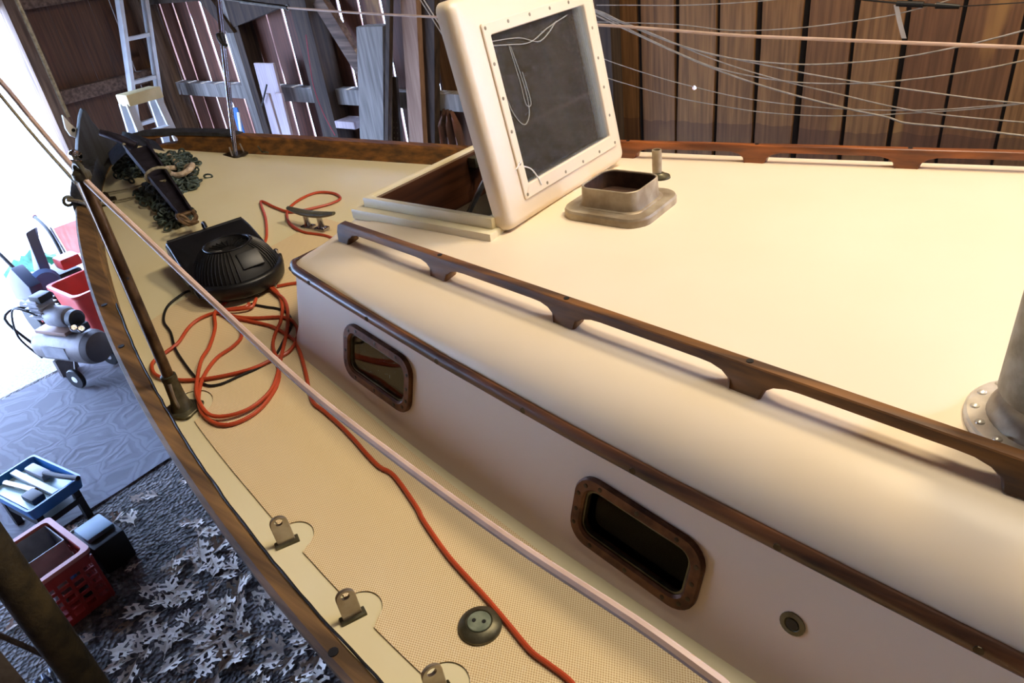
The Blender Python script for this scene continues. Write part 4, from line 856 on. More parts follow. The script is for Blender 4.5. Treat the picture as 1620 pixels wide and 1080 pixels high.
b = NB(); poly = [fp(-.03, -.129, .014), fp(.02, -.1285, .040), fp(.10, -.127, .058), fp(.20, -.124, .100), fp(.236, -.1225, .104), fp(.238, -.122, .05), fp(.21, -.124, .014)]
prism(b, poly, w * -.006); bevel(b, .003, 2, .6); obj('side_panel', b, m_slate, fan, label='blue-grey side panel')
b = NB(); tube(b, [fp(.236, -.118 + .236 * k / 8, .112) for k in range(9)], .005, 8); obj('back_lip', b, m_blackpl, fan)
PR = ((.118, .046), (.116, .060), (.106, .085), (.090, .106), (.070, .122), (.064, .124))
def dp(r, z, a): return fp(.014 * (z - .05) / .07 - r * math.cos(a), r * math.sin(a), z)
b = NB(); rows = [[dp(r, z, 2 * math.pi * k / 48) for k in range(48)] for r, z in PR]
grid(b, rows, cyc=True); obj('fan_dome', b, m_blackmt, fan, ang=.9)
b = NB(); rows = [[dp(r, z, 2 * math.pi * k / 48) for k in range(48)] for r, z in ((.064, .124), (.062, .112), (.02, .108), (.001, .108))]
grid(b, rows, cyc=True); obj('fan_grille', b, m_blackmt, fan)
b = NB(); tube(b, [dp(.066, .1255, 2 * math.pi * k / 48) for k in range(48)], .0028, 8, 0, None, True); obj('grille_ring', b, m_blackpl, fan)
for k in range(56):
    a = 2 * math.pi * k / 56
    if abs(((a - .25 + math.pi) % (2 * math.pi)) - math.pi) < .42: continue
    b = NB(); tube(b, [dp(r + .0016, z + .0016, a) for r, z in PR[:-1]], .0020, 5); obj('rib', b, m_blackpl, fan)
for k in range(24):
    a = 2 * math.pi * k / 24; b = NB(); tube(b, [dp(.022, .111, a), dp(.061, .1155, a)], .0016, 5); obj('grille_bar', b, m_blackpl, fan)
nrm_ = (-(u) * .72 + w * .18 + V((0, 0, .68))).normalized(); Rf = frame_rot(w, nrm_.cross(w) * -1)
pc_ = dp(.096, .094, .25)
b = NB(); box(b, pc_, (.064, .052, .018), Rf); bevel(b, .004); cpn = obj('control_panel', b, m_blackpl, fan)
b = NB(); box(b, pc_ + Rf @ V((-.004, .014, .010)), (.044, .012, .006), Rf); bevel(b, .002); obj('handle_slot', b, M('grey_slot', '#3a3c3e', .4), cpn)
b = NB(); box(b, pc_ + Rf @ V((0, -.020, .009)), (.046, .004, .005), Rf); obj('panel_lip', b, m_blackpl, cpn)
for c_ in (-.128, .128):
    b = NB(); lathe(b, [(.008, -.008), (.008, .006), (.005, .009)], fp(.012, c_, .052), None, 12); obj('bolt', b, m_chrome, fan)
    b = NB(); box(b, fp(.012, c_ * 1.02, .03), (.02, .014, .03), Z(.27)); bevel(b, .003); obj('hinge_lug', b, m_blackpl, fan)
b = NB(); tube(b, [fp(.236, .0, .108), fp(.246, .0, .128), fp(.236, .004, .136), fp(.226, .004, .122)], .0045, 8, 4); obj('hook', b, m_black, fan)
# cords
b = NB(); r_ = .0048
for k in ('cord_run', 'cord_loop_a', 'cord_loop_b', 'cord_fore', 'cord_side'): tube(b, D[k], r_, 8, 5)
single('extension_cord', b, m_orange, 'orange extension cord looped over the foredeck and trailing down the side deck', 'cord')
b = NB(); tube(b, D['black_cord'], .0036, 8, 5); single('power_cord', b, m_black, 'thin black power cord leading from the fan among the orange loops', 'cord')
# lines
def line(name, key, r, mat, label, cat, group=None, sm_=5, extra=None):
    b = NB(); tube(b, D[key], r, 8, sm_)
    if extra: extra(b)
    return single(name, b, mat, label, cat, group)
line('lifeline', 'lifeline', .0058, m_rope, 'pinkish beige sleeved lifeline running diagonally over the port side deck', 'rope')
line('mooring_line', 'second_line', .004, m_rope2, 'thin grey line running down beside the lifeline to the stanchion top', 'rope')
line('white_cord', 'white_cord', .0024, m_white, 'thin white cord hanging beside the brown stanchion', 'cord')
line('lifeline', 'stbd_lifeline', .0052, m_rope, 'beige lifeline stretched level behind the raised hatch lid', 'rope')
t0, t1 = map(V, D['stbd_turnbuckle']); b = NB(); tube(b, [t0 + (t0 - t1) * .9, t0], .004, 8); tube(b, [t0, t0.lerp(t1, .5), t1], .010, 10); tube(b, [t1 + V((.015 * math.cos(a), 0, .012 * math.sin(a))) for a in [i * .628 for i in range(10)]], .004, 6, 0, None, True)
single('turnbuckle', b, m_screw, 'dark turnbuckle at the forward end of the level beige lifeline', 'rigging fitting')
line('forestay', 'forestay', .008, m_rope2, 'grey stay rising from the stem head in the top left corner', 'rigging wire')
WL = ['upper sagging grey wire that climbs to the right edge above the others', 'straightish grey wire crossing the sagging ones to the middle of the right edge', 'second sagging grey wire climbing again towards the right edge', 'grey wire sloping steadily down from the hatch lid to the right edge',
      'brightest straight grey wire with a kink, lowest at the right edge', 'thin grey wire below the bundle that passes the bright wall hole', 'lowest thin grey wire beside the hatch lid, just above the cabin rail', 'thin dark wire curving up to the black turnbuckle', 'faint wire running level along the top edge of the wall']
for i in range(9): line('rigging_wire', 'wire%d' % i, [.0029, .0029, .0029, .0027, .0038, .0021, .0021, .0020, .0020][i], m_wire, WL[i], 'rigging wire', 'wires hanging before the plank wall', 6)
b = NB(); tube(b, D['turn_wire'], .003, 8); tube(b, D['turn_wire2'], .0018, 8); T_ = [V(p) for p in D['turn_body']]
tube(b, [T_[0], T_[1]], .010, 10); tube(b, [T_[1], T_[1].lerp(T_[2], .35)], .005, 8); tube(b, [T_[1].lerp(T_[2], .35), T_[2]], .011, 10, 0, .007)
single('turnbuckle', b, m_black, 'black turnbuckle on a wire at the top right of the plank wall', 'rigging fitting')
t0, t1 = map(V, D['tag']); b = NB(); grid(b, [[t0 + V((-.008, -.006, 0)), t0 + V((.008, -.006, 0))], [t0.lerp(t1, .5) + V((-.008, -.012, 0)), t0.lerp(t1, .5) + V((.008, -.010, 0))], [t1 + V((-.008, -.006, 0)), t1 + V((.009, -.006, 0))]])
bmesh.ops.solidify(b, geom=b.faces[:], thickness=.0012); single('cable_tie', b, m_white, 'white plastic strip hanging from the black turnbuckle', 'tag')
b = NB(); 
for s in (0, .022): tube(b, [V(p) + V((s, 0, 0)) for p in D['blue_wires']], .0028, 8, 4)
single('rigging_wire', b, m_wire, 'pair of pale wires slanting in behind the left edge of the hatch lid', 'rigging wire', 'wires hanging before the plank wall')
# anchor
s0, s1 = map(V, D['shank']); tail = V(D['shank_tail'][0])
an = thing('anchor', 'dark steel plough anchor lashed at the bow on top of the chain', 'anchor', tuple(s1))
d = (s1 - s0).normalized(); sd = d.cross(V((0, 0, 1))).normalized(); up = sd.cross(d)
b = NB()
def chan(t, hw, hh):
    p = s0.lerp(s1, t); return [p - sd * hw, p - sd * hw + up * hh, p - sd * (hw - .007) + up * hh, p - sd * (hw - .007) + up * .006, p + sd * (hw - .007) + up * .006, p + sd * (hw - .007) + up * hh, p + sd * hw + up * hh, p + sd * hw]
rows = [chan(t, .042 - .019 * t, .03) for t in [i / 8 for i in range(9)]]; vs = grid(b, rows, cyc=True); b.faces.new(vs[0]); b.faces.new(vs[-1]); obj('shank', b, m_anchor, an)
b = NB(); tube(b, [s0 - d * .02, s0.lerp(tail, .5) + V((0, 0, .01)), tail], .02, 12, 3, .013); obj('tail_bar', b, m_anchor, an)
b = NB(); n0 = s0 - d * .02
for s in (-1, 1):
    grid(b, [[n0 + up * .01, n0 + sd * s * .10 + d * -.02 - up * .06], [n0 - d * .09 + up * .02, n0 - d * .10 + sd * s * .09 - up * .05], [n0 - d * .20 - up * .03, n0 - d * .18 + sd * s * .02 - up * .05]])
bmesh.ops.solidify(b, geom=b.faces[:], thickness=.008); obj('fluke', b, m_stem, an)
b = NB(); e = s1 + d * .012 + up * .012; tube(b, [e - sd * .02 - d * .02, e - sd * .022 + d * .02, e + d * .045, e + sd * .022 + d * .02, e + sd * .02 - d * .02], .0075, 8, 5); tube(b, [e - sd * .03 - d * .015, e + sd * .03 - d * .015], .007, 8); obj('shackle', b, m_anchrust, an, label='rusty shackle at the shank end')
b = NB(); e2 = e + d * .05
for j in range(3): tube(b, [e2 + sd * (.016 * math.cos(a) + .012 * j) + d * (.02 * math.sin(a)) + V((0, 0, .01 * j + .014 * math.sin(a + j))) for a in [i * .628 for i in range(10)]], .0055, 8, 0, None, True)
obj('swivel', b, m_anchrust, an)
# chain pile
b = NB(); path = smoothpath(D['chain'], 8); rnd = random.Random(3)
def link(b, c, t, roll):
    t = t.normalized(); n_ = t.orthogonal().normalized(); n_.rotate(Matrix.Rotation(roll, 3, t)); pts = []
    for k in range(12):
        a = 2 * math.pi * k / 12; pts.append(c + t * (0.015 * math.cos(a)) + n_ * (.0095 * math.sin(a)))
    tube(b, pts, .0038, 6, 0, None, True)
for li in range(1150):
    f = rnd.random(); p = path[int(f * (len(path) - 1))]
    sp_ = .034 if f < .7 else .024
    q = V((p.x + clamp(-.07, .07, rnd.gauss(0, sp_ * .9)), p.y + clamp(-.06, .06, rnd.gauss(0, sp_)), 0))
    dist = math.hypot(q.x - p.x, q.y - p.y); q.z = deckz(q.x, q.y) + .006 + rnd.random() * max(.004, .05 * (1 - dist / .09))
    link(b, q, V((rnd.uniform(-1, 1), rnd.uniform(-1, 1), rnd.uniform(-.35, .35))), rnd.uniform(0, 3.14))
single('anchor_chain', b, m_chain, 'heap of dark weathered anchor chain around the anchor shank on the foredeck', 'chain')
b = NB(); tp_ = V(D['thimble'][0]); tube(b, [tp_ + V((.062 * math.cos(a) * .9, .046 * math.sin(a), .008 * math.sin(2 * a))) for a in [i * .3927 for i in range(16)]], .011, 10, 0, None, True); tube(b, [tp_ + V((-.05, .02, 0)), tp_ + V((-.11, .05, .0)), tp_ + V((-.19, .07, .015))], .011, 10, 4)
single('anchor_rode', b, m_creamrope, 'cream rope eye lying on top of the dark chain heap', 'rope')
b = NB(); tube(b, D['tie'], .0055, 8, 5); q = s0.lerp(s1, .45); tube(b, [q + sd * (.042 * math.cos(a)) + up * (.012 + .028 * math.sin(a)) for a in [i * .4488 for i in range(14)]], .006, 8, 0, None, True)
tube(b, D['deck_strings'], .003, 8, 4); tube(b, D['deck_strings2'], .003, 8, 4)
single('lashing_line', b, m_rope2, 'thin grey line lashing the anchor shank to the port rail', 'rope')
b = NB(); p = V(D['deck_block'][0]); box(b, p + V((0, 0, .012)), (.06, .035, .024), Z(.5)); bevel(b, .006); lathe(b, [(.014, .02), (.012, .04), (.004, .046)], p, None, 12); single('deck_block', b, m_screw, 'small dark block on the deck where the thin lashing lines end', 'rigging fitting')
# ------------------------------------------------------------------ things along the side wall
def plank(name, key, mat, label, cat, th=.04, group=None, wmul=1., cutslot=False):
    t0, t1, wv = [V(p) for p in D[key]]; d_ = (t1 - t0); k_ = (GZ - t0.z) / d_.z; bt = t0 + d_ * k_; w_ = wv.x * wmul
    b = NB(); A = [t0 + V((-w_ / 2, 0, 0)), t0 + V((w_ / 2, 0, 0)), bt + V((w_ / 2, 0, 0)), bt + V((-w_ / 2, 0, 0))]
    prism(b, A, (0, th, 0)); bevel(b, .003, 1, .6)
    return single(name, b, mat, label, cat, group, base=tuple(bt))
plank('lumber_board', 'grey_post', m_greyb, 'wide grey board standing upright behind the starboard rail', 'board', .09)
plank('lumber_board', 'tan_board', m_tanb, 'tan upright board next to the dark board left of the hatch lid', 'board', .09)
plank('lumber_board', 'dark_post', m_darkb, 'dark grey upright board close to the left edge of the hatch lid', 'board', .05)
plank('lumber_board', 'wide_pale', m_pale, 'wide pale pinkish board leaning on the wall behind two narrow slats', 'board', .02)
plank('slat', 'narrow_pale', m_pale, 'left one of two narrow pale slats leaning in front of the wide pale board', 'slat', .02)
plank('slat', 'mid_pale', m_pale, 'right one of two narrow pale slats leaning in front of the wide pale board', 'slat', .02)
plank('pole', 'dark_pole', m_darkb, 'thin dark upright pole between the grey board and the tan board', 'pole', .03)
plank('strip', 'blue_strip', m_blue, 'blue strip leaning against the wall behind the chromed post', 'strip', .01)
plank('strip', 'white_strip', m_white, 'thin white strip leaning beside the blue strip behind the chromed post', 'strip', .01)
t0, t1, wv = [V(p) for p in D['slot_track']]; d_ = t1 - t0; bt = t0 + d_ * ((GZ - t0.z) / d_.z); tr = thing('slotted_track', 'dark slotted metal track standing between the thin pole and the tan board', 'track', tuple(bt))
b = NB()
for s in (-1, 0, 1): prism(b, [t0 + V((s * .055 * (.3) - .012, 0, 0)), t0 + V((s * .055 * .3 + .012, 0, 0)), bt + V((s * .075 + .012, 0, 0)), bt + V((s * .075 - .012, 0, 0))], (0, .02, 0))
obj('side_bar', b, m_darkb, tr)
b = NB()
for k in range(40):
    p = t0.lerp(bt, (k + 1) / 41); f = .3 + .7 * (k + 1) / 41; box(b, p + V((0, .008, 0)), (.15 * f, .012, .012))
obj('cross_bar', b, m_pewter, tr)
t0, t1 = map(V, D['brace']); d_ = t1 - t0; b = NB(); box(b, (t0 + t1) / 2 + d_ * .1, (d_.length * 1.6, .05, .11), frame_rot(d_, V((0, 1, 0)))); bevel(b, .004); struct('trim_11', b, m_beam)
t0, t1 = map(V, D['shelf']); b = NB(); box(b, (t0 + t1) / 2 + V((0, .06, 0)), (.20, .14, .05)); bevel(b, .004); single('shelf_block', b, m_pale, 'pale block sticking out between the dark stud and the grey board', 'block')
P = [V(p) for p in D['rag']]; b = NB(); rows = []
for j in range(9):
    t = j / 8; l = P[0].lerp(P[5], min(1, t * 2)) if t < .5 else P[5].lerp(P[4], t * 2 - 1); r = P[1].lerp(P[2], min(1, t * 2)) if t < .5 else P[2].lerp(P[3], t * 2 - 1)
    rows.append([l.lerp(r, i / 12) + V((0, .018 * math.sin(i * 1.6 + t * 2), 0)) for i in range(13)])
grid(b, rows); bmesh.ops.solidify(b, geom=b.faces[:], thickness=.004); single('rag', b, m_cloth, 'faded red striped cloth hanging beside the hatch lid', 'cloth')
line('string', 'red_string', .003, M('red_string', '#a02838', .6), 'red string hanging in front of the dark stud', 'string')
b = NB(); tube(b, D['dark_bar'], .006, 8); single('metal_bar', b, m_black, 'short dark bar leaning on the wide pale board', 'bar')
b = NB(); prism(b, [(-4.05, 1.86, .17), (-3.25, 1.86, .32), (-3.05, 1.86, .50), (-4.0, 1.86, .50)], (0, .05, 0)); bevel(b, .004); struct('trim_12', b, m_darkb)
b = NB(); prism(b, [(-4.62, 1.84, .62), (-4.36, 1.84, .62), (-4.02, 1.84, .14), (-4.10, 1.84, .14)], (0, .05, 0)); struct('trim_13', b, m_darkb)
# ladder and step stool in the corner
L = [V(p) for p in D['ladder']]; lad = thing('ladder', 'tall white ladder leaning in the barn corner', 'ladder', (-5.05, 1.35, GZ))
def ext(a, c, z): return a + (c - a) * ((z - a.z) / (c.z - a.z))
rl = [(ext(L[0], L[1], 2.2), ext(L[0], L[1], GZ)), (ext(L[2], L[3], 2.2), ext(L[2], L[3], GZ))]
for a, c in rl:
    b = NB(); d_ = c - a; box(b, (a + c) / 2, (d_.length, .075, .03), frame_rot(d_, V((1, 0, 0)))); bevel(b, .003); obj('side_rail', b, m_fibre, lad)
for k in range(12):
    z = 2.0 - .31 * k + .02; a = ext(L[0], L[1], z); c = ext(L[2], L[3], z); b = NB(); box(b, (a + c) / 2, (.06, (c - a).length, .028)); bevel(b, .004); obj('rung', b, m_fibre, lad)
S_ = [V(p) for p in D['stool']]; sc_ = V((-4.5, 1.22, -.14)); stl = thing('stepladder', 'white stepladder with a pale yellow top before the tall ladder', 'ladder', (-4.5, 1.2, GZ))
b = NB(); box(b, sc_ + V((0, .01, -.035)), (.16, .27, .08)); bevel(b, .008); obj('top_cap', b, m_yellow, stl)
for s in (-1, 1):
    for f in (-1, 1):
        a = sc_ + V((f * .05, s * .11, -.06)); c = V((sc_.x + f * .22, sc_.y + s * .16, GZ)); b = NB(); d_ = c - a; box(b, (a + c) / 2, (d_.length, .05, .022), frame_rot(d_, V((0, 1, 0)))); obj('leg', b, m_fibre, stl)
for k in range(4):
    z = -.42 - .28 * k; t = (z - (sc_.z - .06)) / (GZ - sc_.z + .06); b = NB(); box(b, V((sc_.x + .05 + .17 * t, sc_.y, z)), (.08, .22 + .10 * t, .025)); obj('step', b, m_fibre, stl)
# ------------------------------------------------------------------ floor things, left
m = D['mat']; b = NB()
n = 30; rows = [[(-4.0 + 1.6 * i / n, -3.2 + 4.6 * j / n, GZ + .004 + .006 * random.random()) for j in range(n + 1)] for i in range(n + 1)]
grid(b, rows); bmesh.ops.solidify(b, geom=b.faces[:], thickness=-.004); single('rug', b, m_rug, 'large grey-blue patterned rug spread on the floor below the bow', 'rug')
# compressor
cx = V((-3.74, -.17, GZ + .012)); cm = thing('air_compressor', 'grey portable air compressor with horizontal tank on the rug under the bow', 'compressor', tuple(cx))
axd = V((.96, .28, 0)).normalized(); axs = V((-.28, .96, 0)).normalized(); Rx = frame_rot(V((0, 0, 1)).cross(axd), V((0, 0, 1)) * 1.0); tcn = cx + V((0, .05, .29))
Rt = Matrix((axs, V((0, 0, 1)), axd)).transposed()
b = NB(); lathe(b, [(.03, -.36), (.10, -.345), (.135, -.30), (.14, -.26), (.14, .22), (.137, .235)], tcn, Rt, 32); obj('tank', b, m_tank, cm)
b = NB(); lathe(b, [(.138, .22), (.135, .24), (.12, .285), (.07, .31), (.01, .315)], tcn, Rt, 32); obj('tank_end', b, M('dark_tank_end', '#55504e', .5, .3), cm)
b = NB(); box(b, tcn + V((0, 0, .155)) + axd * -.05, (.2, .34, .03), frame_rot(axs, axd)); bevel(b, .006); obj('platform', b, M('rust_platform', '#8a6a58', .6), cm)
b = NB(); lathe(b, [(.075, -.12), (.085, -.10), (.085, .05), (.07, .08), (.03, .09)], tcn + V((0, 0, .26)) + axd * .03, Rt, 24); obj('motor', b, m_lav, cm)
b = NB(); lathe(b, [(.06, -.04), (.07, -.03), (.07, .02), (.05, .035)], tcn + V((0, 0, .25)) + axd * .17, Rt, 20); obj('motor_cap', b, m_blackmt, cm)
b = NB(); box(b, tcn + V((0, 0, .33)) + axd * -.14, (.14, .12, .17), frame_rot(axs, axd)); bevel(b, .015)
for k in range(4): box(b, tcn + V((0, 0, .28 + .035 * k)) + axd * -.14, (.17, .15, .01), frame_rot(axs, axd))
obj('pump_head', b, m_lav, cm)
b = NB(); box(b, tcn + V((0, 0, .42)) + axd * -.10, (.12, .12, .06), frame_rot(axs, axd)); bevel(b, .015); obj('air_filter', b, m_blackmt, cm)
b = NB(); box(b, tcn + V((0, 0, .20)) + axd * .22 + axs * -.03, (.09, .12, .06), frame_rot(axs, axd)); bevel(b, .01); obj('pressure_switch', b, m_black, cm)
for q in (-.03, .05):
    b = NB(); lathe(b, [(.025, 0), (.025, .02), (.02, .024)], tcn + V((.03, -.02, .22)) + axd * (.24 + q) + axs * -.06, Matrix.Rotation(1.0, 3, 'Y'), 16); obj('gauge', b, m_chrome, cm)
b = NB(); box(b, tcn + axs * .139 + axd * -.05 + V((0, 0, .03)) * 0, (.004, .26, .10), frame_rot(axs, axd)); obj('label_plate', b, m_lav, cm)
b = NB(); box(b, tcn - axs * .139 + axd * -.05, (.004, .26, .10), frame_rot(axs, axd)); obj('label_plate', b, m_lav, cm)
for s in (-1, 1):
    wc = cx + axd * .10 + axs * (s * .17) + V((0, .05, .085)); b = NB(); Rw = Matrix((axd, V((0, 0, 1)), axs)).transposed()
    lathe(b, [(.045, -.018), (.078, -.018), (.085, -.01), (.085, .01), (.078, .018), (.045, .018)], wc, Rw, 28); wh = obj('wheel', b, m_black, cm)
    b = NB(); lathe(b, [(.012, -.022), (.045, -.014), (.045, .014), (.012, .022)], wc, Rw, 20); obj('hub', b, m_white, wh)
    b = NB(); tube(b, [tcn + axd * .08 + axs * (s * .1) - V((0, 0, .08)), wc], .012, 8); obj('axle_bracket', b, m_tank, cm)
b = NB(); box(b, cx + axd * -.22 + V((0, .05, .075)), (.16, .03, .15), frame_rot(axs, axd)); obj('front_foot', b, m_tank, cm)
b = NB(); e = tcn + axd * -.34; tube(b, [e + axs * .08, e + axs * .09 + axd * -.18 + V((0, 0, .24)), e - axs * .09 + axd * -.18 + V((0, 0, .24)), e - axs * .08], .011, 8, 5); obj('handle', b, m_black, cm)
b = NB(); tube(b, [tcn + V((0, 0, .3)) + axd * -.12 - axs * .08, tcn + V((0, 0, .36)) + axd * -.3 - axs * .12, tcn + V((0, 0, .1)) + axd * -.42 - axs * .12, tcn + axd * -.3 - axs * .1 - V((0, 0, .1))], .008, 8, 6); obj('hose', b, m_black, cm)
cm.scale = (.8, .8, .8)
# red bin and garden machine beyond
b = NB()
for z0, w0, z1, w1 in ((0, .34, .42, .42),):
    ringsolid(b, [[(-4.17 + p, .27 + q, GZ + z) for p, q in rrect(w_, w_, .05)] for w_, z in ((w0, 0), (w1, z1), (w1 + .03, z1), (w1 + .03, z1 + .02), (w1 - .02, z1 + .02), (w0 - .03, .02))])
    prism(b, [(-4.17 + p, .27 + q, GZ + .01) for p, q in rrect(w0 - .01, w0 - .01, .05)], (0, 0, .02))
single('bin', b, m_red, 'red plastic bin behind the compressor half hidden by the bow', 'bin')
gm = thing('garden_tiller', 'dark garden tiller with red parts standing in the sunlight beyond the compressor', 'garden machine', (-4.72, .22, GZ))
go = V((-4.72, .22, GZ))
b = NB(); box(b, go + V((0, 0, .42)), (.42, .46, .30)); bevel(b, .06, 3); obj('engine', b, m_blackmt, gm)
b = NB(); prism(b, [go + V(p) for p in ((-.25, -.34, .36), (.30, -.34, .40), (.36, -.34, .62), (.1, -.34, .78), (-.2, -.34, .62))], (0, .12, 0)); bevel(b, .02); obj('fender', b, M('dark_blue_plastic', '#26304a', .4), gm)
b = NB(); lathe(b, [(.0, -.06), (.12, -.05), (.15, 0), (.12, .05), (.0, .06)], go + V((.24, -.16, .56)), Matrix.Rotation(math.pi / 2, 3, 'Y') , 24, cap=False); obj('recoil_cover', b, M('blue_grey_cover', '#3f5a86', .4), gm)
for s in (-1, 1):
    b = NB(); Rw = Matrix.Rotation(math.pi / 2, 3, 'X'); lathe(b, [(.08, -.06), (.19, -.06), (.21, -.03), (.21, .03), (.19, .06), (.08, .06)], go + V((.0, s * .30, .21)), Rw, 28); obj('wheel', b, m_black, gm)
    b = NB(); tube(b, [go + V((-.1, s * .2, .5)), go + V((-.35, s * .26, .85)), go + V((-.7, s * .28, 1.0))], .018, 10, 5); hb_ = obj('handlebar', b, m_blackmt, gm)
    b = NB(); tube(b, [go + V((-.62, s * .28, .97)), go + V((-.80, s * .28, 1.03))], .025, 10); obj('grip', b, m_red, hb_)
b = NB(); box(b, go + V((.22, .12, .68)), (.2, .2, .12)); bevel(b, .03); obj('fuel_tank', b, m_red, gm)
b = NB(); box(b, go + V((.30, -.30, .30)), (.16, .16, .10)); bevel(b, .03); obj('muffler', b, m_red, gm)
b = NB(); prism(b, [go + V(p) for p in ((-.15, -.1, .6), (.12, -.12, .6), (.02, -.06, 1.02), (-.06, .0, 1.0))], (0, .1, .02)); bevel(b, .02); obj('seat', b, M('blue_grey_seat', '#48506a', .5), gm)
gm.scale = (.72, .72, .72)
b = NB(); ch = V((-5.05, .62, GZ)); 
for s in (-1, 1): tube(b, [ch + V((0, s * .22, 0)), ch + V((-.05, s * .22, .45)), ch + V((-.18, s * .22, .95))], .014, 8, 4); tube(b, [ch + V((-.45, s * .22, 0)), ch + V((-.05, s * .22, .45))], .014, 8)
fchair = thing('folding_chair', 'folding chair with a faded red seat out in the bright sunlight', 'chair', tuple(ch)); obj('frame', b, m_lav, fchair)
b = NB(); grid(b, [[ch + V((-.45 + .42 * i, -.2 + .4 * j / 6, .42 + .02 * i - .03 * math.sin(math.pi * j / 6))) for j in range(7)] for i in (0, 1)]); bmesh.ops.solidify(b, geom=b.faces[:], thickness=.01); obj('seat', b, m_red, fchair)
b = NB(); grid(b, [[ch + V((-.06 - .1 * i, -.2 + .4 * j / 6, .55 + .38 * i - .0)) for j in range(7)] for i in (0, 1)]); bmesh.ops.solidify(b, geom=b.faces[:], thickness=.01); obj('backrest', b, M('pale_back', '#e0a8a0', .7), fchair)
fchair.scale = (.62, .62, .62)
b = NB(); rows = []
for j in range(8):
    a0 = .9 * j / 7; rows.append([(-6.3 + .4 * i / 10 + .04 * math.sin(j), .3 + .5 * a0 + .03 * math.sin(i * 1.3), GZ + .03 + .16 * abs(math.sin(i * .7 + j * .9)) * (1 - abs(j - 3.5) / 5)) for i in range(11)])
grid(b, rows); bmesh.ops.solidify(b, geom=b.faces[:], thickness=.008); single('tarp', b, m_green, 'crumpled green tarp on the sunlit ground before the tiller', 'tarp')
# blue tray of tools
bt = V((-2.50, -.895, GZ)); R_ = frame_rot(V((.98, .12, 0)), V((-.12, .98, 0)))
tray = thing('tool_tray', 'bright blue tool tray standing on low black trestle on the rug', 'tray', tuple(bt))
def tp(x, y, z): return bt + R_ @ V((x, y, z))
b = NB(); ringsolid(b, [[tp(p, q, z) for p, q in rrect(w_, h_, .02, 3)] for w_, h_, z in ((.40, .24, .19), (.42, .26, .25), (.40, .24, .25), (.385, .225, .205))]); prism(b, [tp(p, q, .19) for p, q in rrect(.40, .24, .02, 3)], (0, 0, .012)); obj('tray_body', b, m_blue, tray)
b = NB(); box(b, tp(0, 0, .216), (.36, .205, .004), R_); obj('tray_liner', b, M('pale_cyan_liner', '#bfe4e0', .3), tray)
b = NB(); box(b, tp(0, .01, .235), (.37, .03, .02), R_); obj('divider', b, m_fibre, tray)
for x in (-.15, .15):
    for y in (-.09, .09): b = NB(); box(b, tp(x, y, .097), (.03, .03, .194), R_); obj('leg', b, m_black, tray)
b = NB(); box(b, tp(0, 0, .12), (.34, .2, .03), R_); obj('shelf', b, m_black, tray)
def tool(key, pts, r, mat, label, cat):
    b = NB(); tube(b, pts, r, 10); return single(key, b, mat, label, cat)
tool('screwdriver', [tp(.02, .06, .262), tp(.13, .075, .266), tp(.24, .10, .27)], .012, m_blackmt, 'dark screwdriver lying across the right end of the blue tray', 'tool')
tool('wrench', [tp(-.15, -.05, .233), tp(-.02, -.03, .233), tp(.06, -.02, .233)], .014, m_steel, 'steel wrench in the middle of the blue tray', 'tool')
b = NB(); box(b, tp(.10, -.05, .236), (.1, .06, .035), R_); bevel(b, .01); single('pliers_case', b, m_blackmt, 'black case in the near right part of the blue tray', 'case')
b = NB(); box(b, tp(-.06, .065, .236), (.16, .05, .035), R_); bevel(b, .01); single('plastic_case', b, m_lav, 'pale case in the far part of the blue tray', 'case')
# red crate
cr = V((-1.93, -1.075, GZ)); R_ = frame_rot(V((.995, .03, 0)), V((-.03, .995, 0))); crate = thing('crate', 'red plastic crate of odds and ends behind the dark post', 'crate', tuple(cr))
def cp_(x, y, z): return cr + R_ @ V((x, y, z))
cw, cd, chh = .34, .21, .28
b = NB(); box(b, cp_(0, 0, .006), (cw - .02, cd - .02, .012), R_); obj('crate_bottom', b, m_red, crate)
for s in (-1, 1):
    for long_ in (0, 1):
        W_ = cw if long_ else cd; b = NB()
        nx = 7 if long_ else 4
        def q(a, z, tt): return cp_(a, s * (cd / 2 - .004 + tt), z) if long_ else cp_(s * (cw / 2 - .004 + tt), a, z)
        bars = [(z, .03 if z in (.015,) else .014) for z in (.015, .06, .10, .14, .18, .215)]
        for z, hh in bars: box(b, q(0, z, 0), ((W_, .008, hh) if long_ else (.008, W_, hh)), R_)
        for k in range(nx + 1):
            a = -W_ / 2 + W_ * k / nx; box(b, q(a, .12, 0), ((.014, .008, .24) if long_ else (.008, .014, .24)), R_)
        box(b, q(0, .245, 0), ((W_, .008, .05) if long_ else (.008, W_, .05)), R_)
        obj('crate_side', b, m_red, crate)
b = NB(); ringsolid(b, [[cp_(p, q, z) for p, q in rrect(w_, h_, .02, 3)] for w_, h_, z in ((cw + .025, cd + .025, .262), (cw + .025, cd + .025, .28), (cw - .02, cd - .02, .28), (cw - .02, cd - .02, .262))]); obj('crate_rim', b, m_pinkred, crate, label='pinkish faded rim')
b = NB(); ringsolid(b, [[cp_(-.065 + p, .01 + q, z) for p, q in rrect(w_, h_, .006, 2)] for w_, h_, z in ((.17, .15, .03), (.17, .15, .272), (.162, .142, .272), (.162, .142, .04))]); prism(b, [cp_(-.065 + p, .01 + q, .03) for p, q in rrect(.165, .145, .006, 2)], (0, 0, .008)); single('cardboard_box', b, m_lav, 'grey open box standing in the left half of the red crate', 'box')
